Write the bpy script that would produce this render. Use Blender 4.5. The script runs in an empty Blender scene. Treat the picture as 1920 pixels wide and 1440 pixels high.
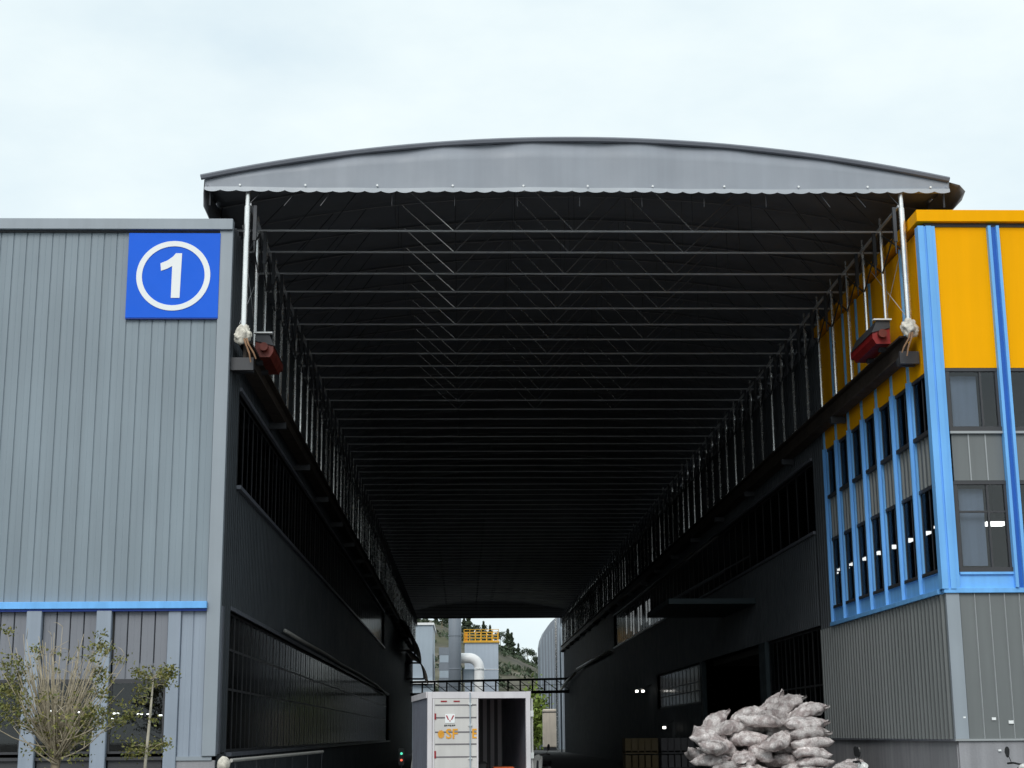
import bpy, bmesh, math, random
from mathutils import Vector, Matrix, noise, Euler
random.seed(7)
R = math.radians
scn = bpy.context.scene
col = scn.collection

# ------------------------------------------------------------------ camera
cd = bpy.data.cameras.new('camera')
cam = bpy.data.objects.new('camera', cd)
col.objects.link(cam)
cd.sensor_width = 36.0
cd.lens = 2900 / 1920 * 36
cd.clip_start, cd.clip_end = 0.1, 6000
AX = ((0.9995028, 0.0007054, 0.0315238), (-0.0305872, -0.2211687, 0.9747558), (-0.0076596, 0.9752353, 0.2210372))
cam.matrix_world = Matrix(((AX[0][0], AX[0][1], -AX[0][2], 0), (AX[1][0], AX[1][1], -AX[1][2], 0),
                           (AX[2][0], AX[2][1], -AX[2][2], 1.6), (0, 0, 0, 1)))
scn.camera = cam

# ------------------------------------------------------------------ world, sun, exposure
w = bpy.data.worlds.new('World')
scn.world = w
w.use_nodes = True
nt = w.node_tree
nt.nodes.clear()
out = nt.nodes.new('ShaderNodeOutputWorld')
bg = nt.nodes.new('ShaderNodeBackground')
bg.inputs['Strength'].default_value = 0.1
sky = nt.nodes.new('ShaderNodeTexSky')
sky.sky_type = 'NISHITA'
sky.sun_disc = False
SUN = Vector((-0.26, -0.92, 0.80)).normalized()
sky.sun_elevation = math.asin(SUN.z)
sky.sun_rotation = math.atan2(SUN.x, SUN.y)
tc = nt.nodes.new('ShaderNodeTexCoord')
mp = nt.nodes.new('ShaderNodeMapping')
mp.inputs['Scale'].default_value = (1.0, 1.0, 2.2)
n1 = nt.nodes.new('ShaderNodeTexNoise')
n1.inputs['Scale'].default_value = 2.6
n1.inputs['Detail'].default_value = 6
n1.inputs['Roughness'].default_value = 0.55
rp = nt.nodes.new('ShaderNodeValToRGB')
rp.color_ramp.elements[0].position = 0.36
rp.color_ramp.elements[0].color = (7.0, 8.2, 8.8, 1)
rp.color_ramp.elements[1].position = 0.60
rp.color_ramp.elements[1].color = (8.7, 9.6, 9.65, 1)
mx = nt.nodes.new('ShaderNodeMix')
mx.data_type = 'RGBA'
mx.inputs['Factor'].default_value = 0.93
nt.links.new(tc.outputs['Generated'], mp.inputs['Vector'])
nt.links.new(mp.outputs['Vector'], n1.inputs['Vector'])
nt.links.new(n1.outputs['Fac'], rp.inputs['Fac'])
nt.links.new(sky.outputs['Color'], mx.inputs['A'])
nt.links.new(rp.outputs['Color'], mx.inputs['B'])
nt.links.new(mx.outputs['Result'], bg.inputs['Color'])
nt.links.new(bg.outputs['Background'], out.inputs['Surface'])

sd = bpy.data.lights.new('sun', 'SUN')
sd.energy = 1.5
sd.angle = R(28)
sd.color = (1.0, 0.97, 0.93)
so = bpy.data.objects.new('sun', sd)
col.objects.link(so)
so.rotation_euler = (-SUN).to_track_quat('-Z', 'Y').to_euler()
scn.view_settings.view_transform = 'Standard'
scn.view_settings.look = 'None'
scn.view_settings.exposure = 0.15
scn.view_settings.gamma = 1.0
scn.view_settings.use_curve_mapping = False
scn.cycles.max_bounces = 6
scn.cycles.transparent_max_bounces = 12

# ------------------------------------------------------------------ materials
MATS = {}
def mat(name, c, rough=0.5, metal=0.0, var=0.10, scale=1.2, streak=0.0, fine=0.0, rnd=0.0, bump=0.0, bscale=40, spec=0.5, c2=None):
    m = bpy.data.materials.new(name)
    m.use_nodes = True
    t = m.node_tree
    b = t.nodes['Principled BSDF']
    b.inputs['Roughness'].default_value = rough
    b.inputs['Metallic'].default_value = metal
    b.inputs['Specular IOR Level'].default_value = spec
    g = t.nodes.new('ShaderNodeNewGeometry')
    def noi(sc, zs=1.0, det=5):
        mm = t.nodes.new('ShaderNodeMapping')
        mm.inputs['Scale'].default_value = (sc, sc, sc * zs)
        nn = t.nodes.new('ShaderNodeTexNoise')
        nn.inputs['Scale'].default_value = 1.0
        nn.inputs['Detail'].default_value = det
        t.links.new(g.outputs['Position'], mm.inputs['Vector'])
        t.links.new(mm.outputs['Vector'], nn.inputs['Vector'])
        return nn.outputs['Fac']
    def remap(sock, lo, hi, a=0.3, bb=0.7):
        r = t.nodes.new('ShaderNodeMapRange')
        r.inputs['From Min'].default_value, r.inputs['From Max'].default_value = a, bb
        r.inputs['To Min'].default_value, r.inputs['To Max'].default_value = lo, hi
        t.links.new(sock, r.inputs['Value'])
        return r.outputs['Result']
    def mul(a, bsock):
        k = t.nodes.new('ShaderNodeMath')
        k.operation = 'MULTIPLY'
        t.links.new(a, k.inputs[0])
        t.links.new(bsock, k.inputs[1])
        return k.outputs[0]
    f = remap(noi(scale), 1 - var, 1 + var)
    if streak:
        f = mul(f, remap(noi(5.0, 0.05), 1 - streak, 1 + streak * 0.4, 0.35, 0.65))
    if fine:
        f = mul(f, remap(noi(28.0), 1 - fine, 1 + fine))
    if rnd:
        oi = t.nodes.new('ShaderNodeObjectInfo')
        f = mul(f, remap(oi.outputs['Random'], 1 - rnd, 1 + rnd, 0, 1))
    v = t.nodes.new('ShaderNodeVectorMath')
    v.operation = 'SCALE'
    t.links.new(f, v.inputs['Scale'])
    if c2:
        mixn = t.nodes.new('ShaderNodeMix')
        mixn.data_type = 'RGBA'
        mixn.inputs['A'].default_value = (*c, 1)
        mixn.inputs['B'].default_value = (*c2, 1)
        t.links.new(remap(noi(scale * 2.3, 1, 7), 0, 1, 0.42, 0.6), mixn.inputs['Factor'])
        t.links.new(mixn.outputs['Result'], v.inputs[0])
    else:
        v.inputs[0].default_value = c
    t.links.new(v.outputs['Vector'], b.inputs['Base Color'])
    rr = remap(noi(scale * 3), max(0.02, rough - 0.08), min(1, rough + 0.08))
    t.links.new(rr, b.inputs['Roughness'])
    if bump:
        bn = t.nodes.new('ShaderNodeBump')
        bn.inputs['Strength'].default_value = bump
        bn.inputs['Distance'].default_value = 0.02
        t.links.new(noi(bscale), bn.inputs['Height'])
        t.links.new(bn.outputs['Normal'], b.inputs['Normal'])
    MATS[name] = m
    return m
def emit(name, c, s):
    m = bpy.data.materials.new(name)
    m.use_nodes = True
    b = m.node_tree.nodes['Principled BSDF']
    b.inputs['Base Color'].default_value = (*c, 1)
    b.inputs['Emission Color'].default_value = (*c, 1)
    b.inputs['Emission Strength'].default_value = s
    MATS[name] = m
def glass(name, tint, gloss=1.0, rough=0.02):
    m = bpy.data.materials.new(name)
    m.use_nodes = True
    t = m.node_tree
    t.nodes.clear()
    o = t.nodes.new('ShaderNodeOutputMaterial')
    tr = t.nodes.new('ShaderNodeBsdfTransparent')
    tr.inputs['Color'].default_value = (*tint, 1)
    gl = t.nodes.new('ShaderNodeBsdfGlossy')
    gl.inputs['Roughness'].default_value = rough
    gl.inputs['Color'].default_value = (gloss, gloss, gloss, 1)
    fr = t.nodes.new('ShaderNodeFresnel')
    ior = t.nodes.new('ShaderNodeMapRange')      # same facing curve on both faces of the thin pane
    ior.inputs['To Min'].default_value, ior.inputs['To Max'].default_value = 1.5, 1 / 1.5
    gb = t.nodes.new('ShaderNodeNewGeometry')
    t.links.new(gb.outputs['Backfacing'], ior.inputs['Value'])
    t.links.new(ior.outputs['Result'], fr.inputs['IOR'])
    bn = t.nodes.new('ShaderNodeBump')
    bn.inputs['Strength'].default_value = 0.06
    nn = t.nodes.new('ShaderNodeTexNoise')
    nn.inputs['Scale'].default_value = 1.3
    g = t.nodes.new('ShaderNodeNewGeometry')
    t.links.new(g.outputs['Position'], nn.inputs['Vector'])
    t.links.new(nn.outputs['Fac'], bn.inputs['Height'])
    t.links.new(bn.outputs['Normal'], gl.inputs['Normal'])
    mxs = t.nodes.new('ShaderNodeMixShader')
    t.links.new(fr.outputs['Fac'], mxs.inputs['Fac'])
    t.links.new(tr.outputs['BSDF'], mxs.inputs[1])
    t.links.new(gl.outputs['BSDF'], mxs.inputs[2])
    t.links.new(mxs.outputs['Shader'], o.inputs['Surface'])
    MATS[name] = m

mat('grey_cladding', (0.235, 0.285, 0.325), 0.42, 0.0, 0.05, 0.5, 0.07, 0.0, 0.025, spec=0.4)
mat('grey_trim', (0.30, 0.34, 0.38), 0.40, 0.0, 0.06, 0.8, 0.05)
mat('soffit_cladding', (0.21, 0.22, 0.25), 0.5, 0.0, 0.08, 0.8, 0.06, 0.0, 0.03)
mat('pilaster_grey', (0.30, 0.35, 0.42), 0.42, 0.0, 0.06, 0.8, 0.08)
mat('side_cladding_shaded', (0.062, 0.070, 0.079), 0.5, 0.0, 0.08, 0.6, 0.10, spec=0.12)  # same grey as the fronts, darkened to put the lane's shade into the colour
mat('side_trim', (0.15, 0.16, 0.19), 0.45, 0.0, 0.06)
mat('warm_grey_cladding', (0.165, 0.178, 0.18), 0.42, 0.0, 0.05, 0.5, 0.08, 0.0, 0.03, spec=0.4)
mat('warm_seam', (0.34, 0.36, 0.37), 0.4, 0.0, 0.06)
mat('yellow_panel', (0.96, 0.43, 0.001), 0.6, 0.0, 0.03, 0.6, 0.03, 0.0, 0.015, spec=0.06)
mat('blue_frame', (0.19, 0.49, 0.93), 0.5, 0.0, 0.06, 1.0, 0.10, spec=0.2)
mat('blue_deep', (0.02, 0.14, 0.52), 0.5, 0.0, 0.08)
mat('sign_blue', (0.018, 0.135, 0.76), 0.5, 0.0, 0.03, spec=0.12)
mat('sign_edge', (0.012, 0.06, 0.40), 0.45, 0.0, 0.03)
mat('sign_white', (0.86, 0.88, 0.88), 0.5, 0.0, 0.02)
mat('render_grey', (0.30, 0.30, 0.32), 0.85, 0.0, 0.10, 0.9, 0.16, 0.05, bump=0.15)
mat('dark_frame', (0.045, 0.045, 0.05), 0.45, 0.0, 0.08)
mat('black_frame', (0.012, 0.012, 0.014), 0.5)
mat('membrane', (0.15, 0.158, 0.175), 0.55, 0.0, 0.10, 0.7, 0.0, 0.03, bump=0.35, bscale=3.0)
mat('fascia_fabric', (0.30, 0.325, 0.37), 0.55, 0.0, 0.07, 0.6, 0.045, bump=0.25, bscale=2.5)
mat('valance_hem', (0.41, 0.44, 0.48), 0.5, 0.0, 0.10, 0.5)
mat('galvanised', (0.84, 0.84, 0.83), 0.24, 0.75, 0.05, 2.0, 0.0, 0.03)
mat('brace_steel', (0.16, 0.16, 0.17), 0.4, 0.0, 0.1)
mat('frame_steel', (0.55, 0.56, 0.58), 0.40, 0.0, 0.10, 2.0)
mat('dark_steel', (0.05, 0.053, 0.06), 0.5, 0.3, 0.15)
mat('rail_rust', (0.05, 0.038, 0.03), 0.7, 0.2, 0.3, 2.0, 0.0, 0.2)
mat('red_paint', (0.26, 0.012, 0.012), 0.45, 0.0, 0.20, 3.0)
mat('red_brown', (0.16, 0.022, 0.012), 0.5, 0.0, 0.25, 3.0)
mat('rag', (0.66, 0.62, 0.54), 0.9, 0.0, 0.25, 9.0, 0.0, 0.2)
mat('rope', (0.28, 0.16, 0.09), 0.9, 0.0, 0.2, 9.0)
mat('concrete', (0.075, 0.073, 0.07), 0.85, 0.0, 0.18, 0.25, 0.0, 0.10, bump=0.2)
mat('interior', (0.06, 0.058, 0.055), 0.9, 0.0, 0.2, 0.4)
mat('interior_pale', (0.10, 0.10, 0.105), 0.8, 0.0, 0.2, 0.6)
mat('curtain_grey', (0.42, 0.48, 0.60), 0.9, 0.0, 0.08, 1.0, 0.15)
mat('teal_dark', (0.03, 0.05, 0.06), 0.6)
mat('sack', (0.64, 0.60, 0.59), 0.8, 0.0, 0.26, 2.6, 0.0, 0.24, 0.20, bump=1.0, bscale=15, spec=0.2, c2=(0.36, 0.31, 0.305))
mat('bark', (0.23, 0.19, 0.13), 0.9, 0.0, 0.25, 12)
mat('twig', (0.42, 0.36, 0.26), 0.85, 0.0, 0.25, 8)
mat('leaf', (0.095, 0.115, 0.026), 0.6, 0.0, 0.35, 6.0, c2=(0.22, 0.20, 0.05))
mat('stake', (0.50, 0.46, 0.37), 0.8, 0.0, 0.15, 9)
mat('truck_white', (0.62, 0.60, 0.58), 0.45, 0.0, 0.08, 2.0, 0.08)
mat('truck_frame', (0.66, 0.63, 0.65), 0.4, 0.0, 0.08, 2.0, 0.08)
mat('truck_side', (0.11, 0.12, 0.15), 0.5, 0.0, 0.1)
mat('truck_inner', (0.70, 0.66, 0.68), 0.6, 0.0, 0.12)
mat('groove', (0.16, 0.15, 0.16), 0.6)
mat('logo_orange', (0.80, 0.36, 0.02), 0.5)
mat('logo_red', (0.42, 0.02, 0.04), 0.5)
mat('reflector_red', (0.30, 0.01, 0.015), 0.3)
mat('ink', (0.04, 0.05, 0.05), 0.6)
mat('black_plastic', (0.012, 0.012, 0.013), 0.4)
mat('rubber', (0.018, 0.018, 0.018), 0.8)
mat('scooter_white', (0.70, 0.70, 0.68), 0.25)
mat('orange_cloth', (0.55, 0.10, 0.02), 0.8)
mat('pale_blue_grey', (0.34, 0.40, 0.46), 0.5, 0.0, 0.06, 0.4, 0.05)
mat('stack_grey', (0.19, 0.215, 0.25), 0.5, 0.0, 0.06, 0.4, 0.06)
mat('collector_grey', (0.46, 0.52, 0.60), 0.5, 0.0, 0.05, 0.4, 0.05)
mat('duct_white', (0.82, 0.82, 0.82), 0.4, 0.0, 0.03)
mat('safety_yellow', (0.78, 0.42, 0.03), 0.5, 0.0, 0.1)
mat('beige', (0.60, 0.53, 0.45), 0.7, 0.0, 0.10, 1.0, 0.1)
mat('hill_soil', (0.062, 0.062, 0.032), 0.95, 0.0, 0.45, 0.05, 0.0, 0.0, c2=(0.115, 0.105, 0.08))
mat('rock_net', (0.12, 0.12, 0.125), 0.95, 0.0, 0.3, 0.2)
mat('far_leaf', (0.045, 0.065, 0.035), 0.9, 0.0, 0.35, 0.7)
mat('lime_leaf', (0.16, 0.22, 0.04), 0.9, 0.0, 0.3, 1.5)
mat('rust_sheet', (0.36, 0.25, 0.16), 0.8, 0.0, 0.35, 1.0, 0.2)
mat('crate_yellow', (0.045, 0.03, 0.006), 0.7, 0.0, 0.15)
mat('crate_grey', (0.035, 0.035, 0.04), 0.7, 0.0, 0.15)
mat('roof_sheet', (0.16, 0.17, 0.18), 0.6)
mat('pipe_pale', (0.48, 0.47, 0.44), 0.5, 0.0, 0.1)
glass('window_glass', (0.70, 0.73, 0.75))
glass('dark_glass', (0.55, 0.57, 0.59), 0.22, 0.10)
emit('lamp_white', (1.0, 0.97, 0.9), 5.0)
emit('lamp_warm', (1.0, 0.93, 0.72), 4.0)
emit('daylight_glow_yellow', (0.62, 0.62, 0.30), 1.5)  # glow stands in for daylight showing through windows across the building
emit('daylight_glow_white', (0.80, 0.80, 0.76), 2.6)
emit('daylight_glow_dim', (0.62, 0.60, 0.56), 0.22)
emit('signal_green', (0.1, 0.8, 0.5), 1.0)
emit('signal_red', (1.0, 0.15, 0.08), 1.2)

# ------------------------------------------------------------------ builders
ORG = {}
def thing(name, label, cat, loc=(0, 0, 0), group=None, rotz=0.0):
    o = bpy.data.objects.new(name, None)
    col.objects.link(o)
    o.empty_display_size = 0.3
    o.location = loc
    o.rotation_euler = (0, 0, rotz)
    ORG[o] = Vector((0, 0, 0)) if rotz else Vector(loc)
    return tag(o, label, cat, group)
def tag(o, label=None, cat=None, group=None, kind=None):
    if label: o['label'] = label
    if cat: o['category'] = cat
    if group: o['group'] = group
    if kind: o['kind'] = kind
    return o
class MB:
    def __init__(s):
        s.v, s.f = [], []
    def add(s, vs, fs):
        n = len(s.v)
        s.v += [tuple(p) for p in vs]
        s.f += [tuple(i + n for i in f) for f in fs]
        return s
    def box(s, x0, x1, y0, y1, z0, z1):
        return s.add([(x0, y0, z0), (x1, y0, z0), (x1, y1, z0), (x0, y1, z0), (x0, y0, z1), (x1, y0, z1), (x1, y1, z1), (x0, y1, z1)],
                     [(3, 2, 1, 0), (4, 5, 6, 7), (0, 1, 5, 4), (1, 2, 6, 5), (2, 3, 7, 6), (3, 0, 4, 7)])
    def bar(s, p, q, r0, r1=None, n=8, caps=True):
        p, q = Vector(p), Vector(q)
        r1 = r0 if r1 is None else r1
        d = (q - p).normalized()
        a = d.orthogonal().normalized()
        b = d.cross(a)
        vs = []
        for c, r in ((p, r0), (q, r1)):
            for k in range(n):
                t = 2 * math.pi * k / n
                vs.append(c + (a * math.cos(t) + b * math.sin(t)) * r)
        fs = [(k, (k + 1) % n, n + (k + 1) % n, n + k) for k in range(n)]
        if caps:
            fs += [tuple(range(n - 1, -1, -1)), tuple(range(n, 2 * n))]
        return s.add(vs, fs)
    def path(s, pts, rs, n=8):
        pts = [Vector(p) for p in pts]
        if not isinstance(rs, (list, tuple)): rs = [rs] * len(pts)
        vs = []
        ref = None
        for i, p in enumerate(pts):
            d = (pts[min(i + 1, len(pts) - 1)] - pts[max(i - 1, 0)]).normalized()
            if ref is None: ref = d.orthogonal()
            a = (ref - d * ref.dot(d)).normalized()
            ref = a
            b = d.cross(a)
            for k in range(n):
                t = 2 * math.pi * k / n
                vs.append(p + (a * math.cos(t) + b * math.sin(t)) * rs[i])
        fs = []
        for i in range(len(pts) - 1):
            for k in range(n):
                fs.append((i * n + k, i * n + (k + 1) % n, (i + 1) * n + (k + 1) % n, (i + 1) * n + k))
        fs += [tuple(range(n - 1, -1, -1)), tuple(range((len(pts) - 1) * n, len(pts) * n))]
        return s.add(vs, fs)
    def rbar(s, p, q, wdt, hgt, up=(0, 0, 1)):
        p, q = Vector(p), Vector(q)
        d = (q - p).normalized()
        u = Vector(up)
        a = d.cross(u)
        if a.length < 1e-4: a = d.cross(Vector((0, 1, 0)))
        a.normalize()
        b = a.cross(d).normalized()
        vs = []
        for c in (p, q):
            for sx, sz in ((-1, -1), (1, -1), (1, 1), (-1, 1)):
                vs.append(c + a * sx * wdt / 2 + b * sz * hgt / 2)
        return s.add(vs, [(0, 1, 2, 3), (7, 6, 5, 4), (0, 4, 5, 1), (1, 5, 6, 2), (2, 6, 7, 3), (3, 7, 4, 0)])
    def prism(s, poly, fn, d0, d1):
        n = len(poly)
        vs = [fn(a, b, d0) for a, b in poly] + [fn(a, b, d1) for a, b in poly]
        return s.add(vs, [tuple(range(n)), tuple(range(2 * n - 1, n - 1, -1))] + [(k, k + n, (k + 1) % n + n, (k + 1) % n) for k in range(n)])
    def sheet(s, rows):
        n = len(rows[0])
        vs = [p for r in rows for p in r]
        return s.add(vs, [(i * n + k, i * n + k + 1, (i + 1) * n + k + 1, (i + 1) * n + k) for i in range(len(rows) - 1) for k in range(n - 1)])
    def build(s, name, m, parent=None, smooth=False, bevel=0.0, local=False):
        off = Vector((0, 0, 0))
        if parent is not None and not local: off = ORG.get(parent, Vector((0, 0, 0)))
        me = bpy.data.meshes.new(name)
        me.from_pydata([tuple(Vector(p) - off) for p in s.v], [], s.f)
        bm = bmesh.new()
        bm.from_mesh(me)
        if bevel:
            bmesh.ops.bevel(bm, geom=bm.edges[:], offset=bevel, segments=1, affect='EDGES')
        bmesh.ops.recalc_face_normals(bm, faces=bm.faces[:])
        bm.to_mesh(me)
        bm.free()
        me.materials.append(MATS[m])
        if smooth:
            for p in me.polygons: p.use_smooth = True
        o = bpy.data.objects.new(name, me)
        col.objects.link(o)
        if parent is not None:
            o.parent = parent
            ORG[o] = ORG.get(parent, Vector((0, 0, 0)))
        return o
def part(src, parent, loc=(0, 0, 0), rotz=0.0):
    c = src.copy()
    col.objects.link(c)
    c.parent = parent
    c.location = loc
    c.rotation_euler = (0, 0, rotz)
    ORG[c] = ORG.get(parent, Vector((0, 0, 0)))
    return c
def copy_tree(o, parent=None):
    c = o.copy()
    col.objects.link(c)
    c.parent = parent
    for ch in list(o.children): copy_tree(ch, c)
    return c
def B(*a): return MB().box(*a)

# ------------------------------------------------------------------ ground
g = MB()
g.sheet([[(x, y, 0) for x in (-1500, -300, -60, 0, 60, 300, 1500)] for y in (-400, -100, 0, 60, 160, 400, 1500, 3000)])
tag(g.build('ground', 'concrete'), kind='structure')

XL, XR, YF, YE = -4.74, 9.40, 30.5, 146.0
# ------------------------------------------------------------------ corrugated side sheet
def corrugated(x, sgn, y0, y1, z0, z1, pitch=0.25, depth=0.045):
    """trapezoid sheet in the plane x, ribs standing towards sgn"""
    m = MB()
    ys = []
    y = y0
    while y < y1 - 1e-6:
        for t, d in ((0.0, 0), (0.58, 0), (0.64, 1), (0.94, 1), (1.0, 0)):
            yy = min(y + t * pitch, y1)
            if not ys or yy > ys[-1][0] + 1e-5: ys.append((yy, d * depth))
        y += pitch
    m.sheet([[(x + sgn * d, yy, z) for yy, d in ys] for z in (z0, z1)])
    return m

def window_proto(wd, ht, trans=(), fw=0.05, vert=(), m='dark_frame', gl='window_glass', sgn=1):
    """window lying in the YZ plane, origin at lower near corner, outer face towards +x (sgn)"""
    f = MB()
    d0, d1 = (-0.04, 0.010) if sgn > 0 else (-0.010, 0.04)
    f.box(d0, d1, 0, fw, 0, ht).box(d0, d1, wd - fw, wd, 0, ht)
    f.box(d0, d1, fw, wd - fw, 0, fw).box(d0, d1, fw, wd - fw, ht - fw, ht)
    for t in trans: f.box(d0 * .8, d1 * .8, fw, wd - fw, t - fw * .4, t + fw * .4)
    for v in vert: f.box(d0 * .7, d1 * .7, v - fw * .4, v + fw * .4, fw, ht - fw)
    me_f = f.build('window', m)
    p = B(-0.005, 0.003, fw * .7, wd - fw * .7, fw * .7, ht - fw * .7)
    me_p = p.build('pane', gl)
    me_p.parent = me_f
    return me_f
def place_window(proto, parent, x, y, z, first=[None]):
    o = copy_tree(proto)
    o.parent = parent
    o.location = Vector((x, y, z)) - ORG[parent]
    ORG[o] = Vector((x, y, z))
    return o
def drop(o):
    for ch in list(o.children): drop(ch)
    bpy.data.objects.remove(o)

# ================================================================== LEFT BUILDING
LB = thing('factory_hall', 'grey ribbed metal factory hall with blue ledge, left of the covered lane', 'building', (-15, 30.5, 0))
# front cladding: one panel each
def front_panel(wd, z0, z1, m, name='cladding_panel', y=30.5, groove=0.016):
    q = MB()
    prof = [(0, 0.020), (0.006, 0.020), (groove, 0), (wd * 0.5 - 0.01, 0), (wd * .5, 0.003), (wd * .5 + 0.01, 0), (wd - groove, 0), (wd - 0.006, 0.020), (wd, 0.020)]
    q.sheet([[(a, d, z) for a, d in prof] for z in (z0, z1)])
    return q.build(name, m, None)
pitch = 0.262
pp = front_panel(pitch, 4.17, 11.73, 'grey_cladding')
x = -4.985
k = 0
while x > -13:
    x -= pitch
    part(pp, LB, Vector((x, 30.5, 0)) - ORG[LB])
drop(pp)
pp = front_panel(pitch, 2.70, 3.99, 'soffit_cladding')
for (a, b) in ((-6.80, -5.72), (-8.14, -7.09), (-9.50, -8.43), (-10.86, -9.79)):
    xx = b
    while xx - 0.05 > a:
        wq = min(pitch, xx - a)
        xx -= wq
        o = part(pp, LB, Vector((xx, 30.51, 0)) - ORG[LB])
        o.scale.x = wq / pitch
drop(pp)
# end panels beside the corner
pp = front_panel(0.245, 1.24, 3.99, 'pilaster_grey')
for xx in (-5.475, -5.230): part(pp, LB, Vector((xx, 30.5, 0)) - ORG[LB])
drop(pp)
B(-5.72, -5.475, 30.44, 30.56, 0.9, 3.99).build('pilaster', 'pilaster_grey', LB, bevel=0.01)
for (a, b) in ((-7.09, -6.80), (-8.43, -8.14), (-9.79, -9.50), (-11.15, -10.86)):
    B(a, b, 30.38, 30.56, 0.0, 4.0).build('pilaster', 'pilaster_grey', LB, bevel=0.012)
B(-5.50, -4.80, 30.47, 30.54, 1.165, 1.24).build('base_flashing', 'grey_trim', LB)
B(-5.475, -4.74, 30.5, 30.6, 0.0, 1.165).build('plinth', 'render_grey', LB)
B(-13.0, -4.972, 30.34, 30.5, 4.035, 4.17).build('blue_ledge', 'blue_frame', LB, bevel=0.006)
B(-13.0, -4.985, 30.40, 30.52, 3.99, 4.035).build('ledge_shadow_gap', 'sign_edge', LB)
tr = B(-13.0, -4.72, 30.36, 30.62, 11.74, 11.97).build('coping', 'grey_trim', LB, bevel=0.008)
B(-13.0, -4.985, 30.46, 30.5, 11.70, 11.735).build('coping_shadow_strip', 'dark_frame', LB)  # dark strip: the shade under the coping put in as colour
B(-4.985, -4.72, 30.43, 30.62, 1.242, 11.738).build('corner_trim', 'grey_trim', LB, bevel=0.008)
B(-13.0, -4.8, 30.53, 30.60, 3.0, 11.7).build('backing_wall', 'interior', LB)
# front windows
for (a, b) in ((-6.80, -5.72), (-8.14, -7.09), (-9.50, -8.43), (-10.86, -9.79)):
    f = MB()
    f.box(a, b, 30.50, 30.56, 2.62, 2.70).box(a, b, 30.50, 30.56, 1.30, 1.345).box(a, b, 30.46, 30.56, 1.18, 1.24)
    f.box(a, a + 0.05, 30.50, 30.56, 1.345, 2.62).box(b - 0.05, b, 30.50, 30.56, 1.345, 2.62)
    o = f.build('window', 'dark_frame', LB)
    B(a + .04, b - .04, 30.525, 30.535, 1.33, 2.63).build('pane', 'window_glass', o)
    B(a + .03, b - .03, 30.525, 30.54, 0.58, 1.2).build('lower_panel', 'dark_frame', o)
    B(a, b, 30.48, 30.56, 0, 0.55).build('apron', 'render_grey', o)
# side wall, bands of ribbed sheet with window bands between
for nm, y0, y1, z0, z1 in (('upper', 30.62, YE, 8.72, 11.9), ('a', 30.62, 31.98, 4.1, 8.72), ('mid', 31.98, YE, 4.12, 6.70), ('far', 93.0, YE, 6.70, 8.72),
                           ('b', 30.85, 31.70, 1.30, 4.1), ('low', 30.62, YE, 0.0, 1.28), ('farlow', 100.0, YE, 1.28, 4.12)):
    tag(corrugated(XL, 1, y0, y1, z0, z1).build('ribbed_sheet', 'side_cladding_shaded', LB), kind='stuff')
B(-4.82, -4.70, 30.62, 30.85, 1.28, 4.1).build('corner_trim', 'side_trim', LB)
B(XL, -4.66, 31.98, 93, 8.70, 8.78).build('window_head', 'side_trim', LB)
B(XL, -4.62, 31.98, 93, 6.62, 6.70).build('window_sill', 'side_trim', LB)
B(XL, -4.69, 31.70, 100, 4.10, 4.18).build('window_head', 'side_trim', LB)
B(XL, -4.60, 31.70, 100, 1.22, 1.30).build('window_sill', 'side_trim', LB)
wp = window_proto(1.52, 2.0, (), 0.05, (0.76,), 'dark_frame', 'dark_glass')
y = 31.98
while y < 92: place_window(wp, LB, XL - 0.08, y, 6.70); y += 1.5255
drop(wp)
wp = window_proto(1.36, 2.80, (1.25, 2.05), 0.055, (0.68,), 'dark_frame', 'dark_glass')
y = 31.70; i = 0
while y < 98.6:
    o = place_window(wp, LB, XL - 0.08, y, 1.30)
    if i in (7, 15, 16, 17, 18, 19, 21, 23, 24, 25, 26, 28, 30):
        MB().box(XL - 0.105, XL - 0.098, y + 0.1, y + (0.28 if i < 20 else .22), 1.55, 2.45).build('daylight_strip', 'daylight_glow_yellow' if 14 < i < 19 else 'daylight_glow_dim', o)
        MB().box(XL - 0.105, XL - 0.098, y + 0.8, y + 0.95, 1.55, 2.45).build('daylight_strip', 'daylight_glow_yellow' if 14 < i < 17 else 'daylight_glow_dim', o)
    y += 1.366; i += 1
drop(wp)
B(-24, -4.9, 30.7, YE, 11.6, 11.75).build('roof', 'roof_sheet', LB)
B(-24, -4.85, YE - .2, YE, 0, 11.6).build('rear_wall', 'side_cladding_shaded', LB)
B(-24.2, -24, 30.7, YE, 0, 11.6).build('outer_wall', 'interior', LB)
B(-24, -13, 30.5, 30.6, 0, 11.9).build('front_wall', 'grey_cladding', LB)
B(-23.9, -4.9, 30.62, 145, 0.002, 0.01).build('hall_floor', 'interior', LB)

# sign "1"
SG = thing('number_sign', 'square blue sign with white ringed numeral 1 on the grey hall', 'sign', (-5.9, 30.42, 9.87))
B(-6.83, -4.97, 30.41, 30.485, 9.875, 11.67).build('sign_board', 'sign_blue', SG, bevel=0.004)
B(-6.835, -4.965, 30.425, 30.492, 9.855, 9.875).build('board_edge', 'sign_edge', SG)
q = MB()
cx, cz, nn = -5.895, 10.760, 72
ring = []
for rr in (0.748, 0.634):
    for d in (30.398, 30.409):
        ring.append([(cx + rr * math.cos(2 * math.pi * k / nn), d, cz + rr * 0.985 * math.sin(2 * math.pi * k / nn)) for k in range(nn)])
vs = ring[0] + ring[1] + ring[2] + ring[3]
fs = []
for k in range(nn):
    j = (k + 1) % nn
    fs += [(k, j, 2 * nn + j, 2 * nn + k), (k, nn + k, nn + j, j), (2 * nn + k, 2 * nn + j, 3 * nn + j, 3 * nn + k)]
q.add(vs, fs).build('ring', 'sign_white', SG)
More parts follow.
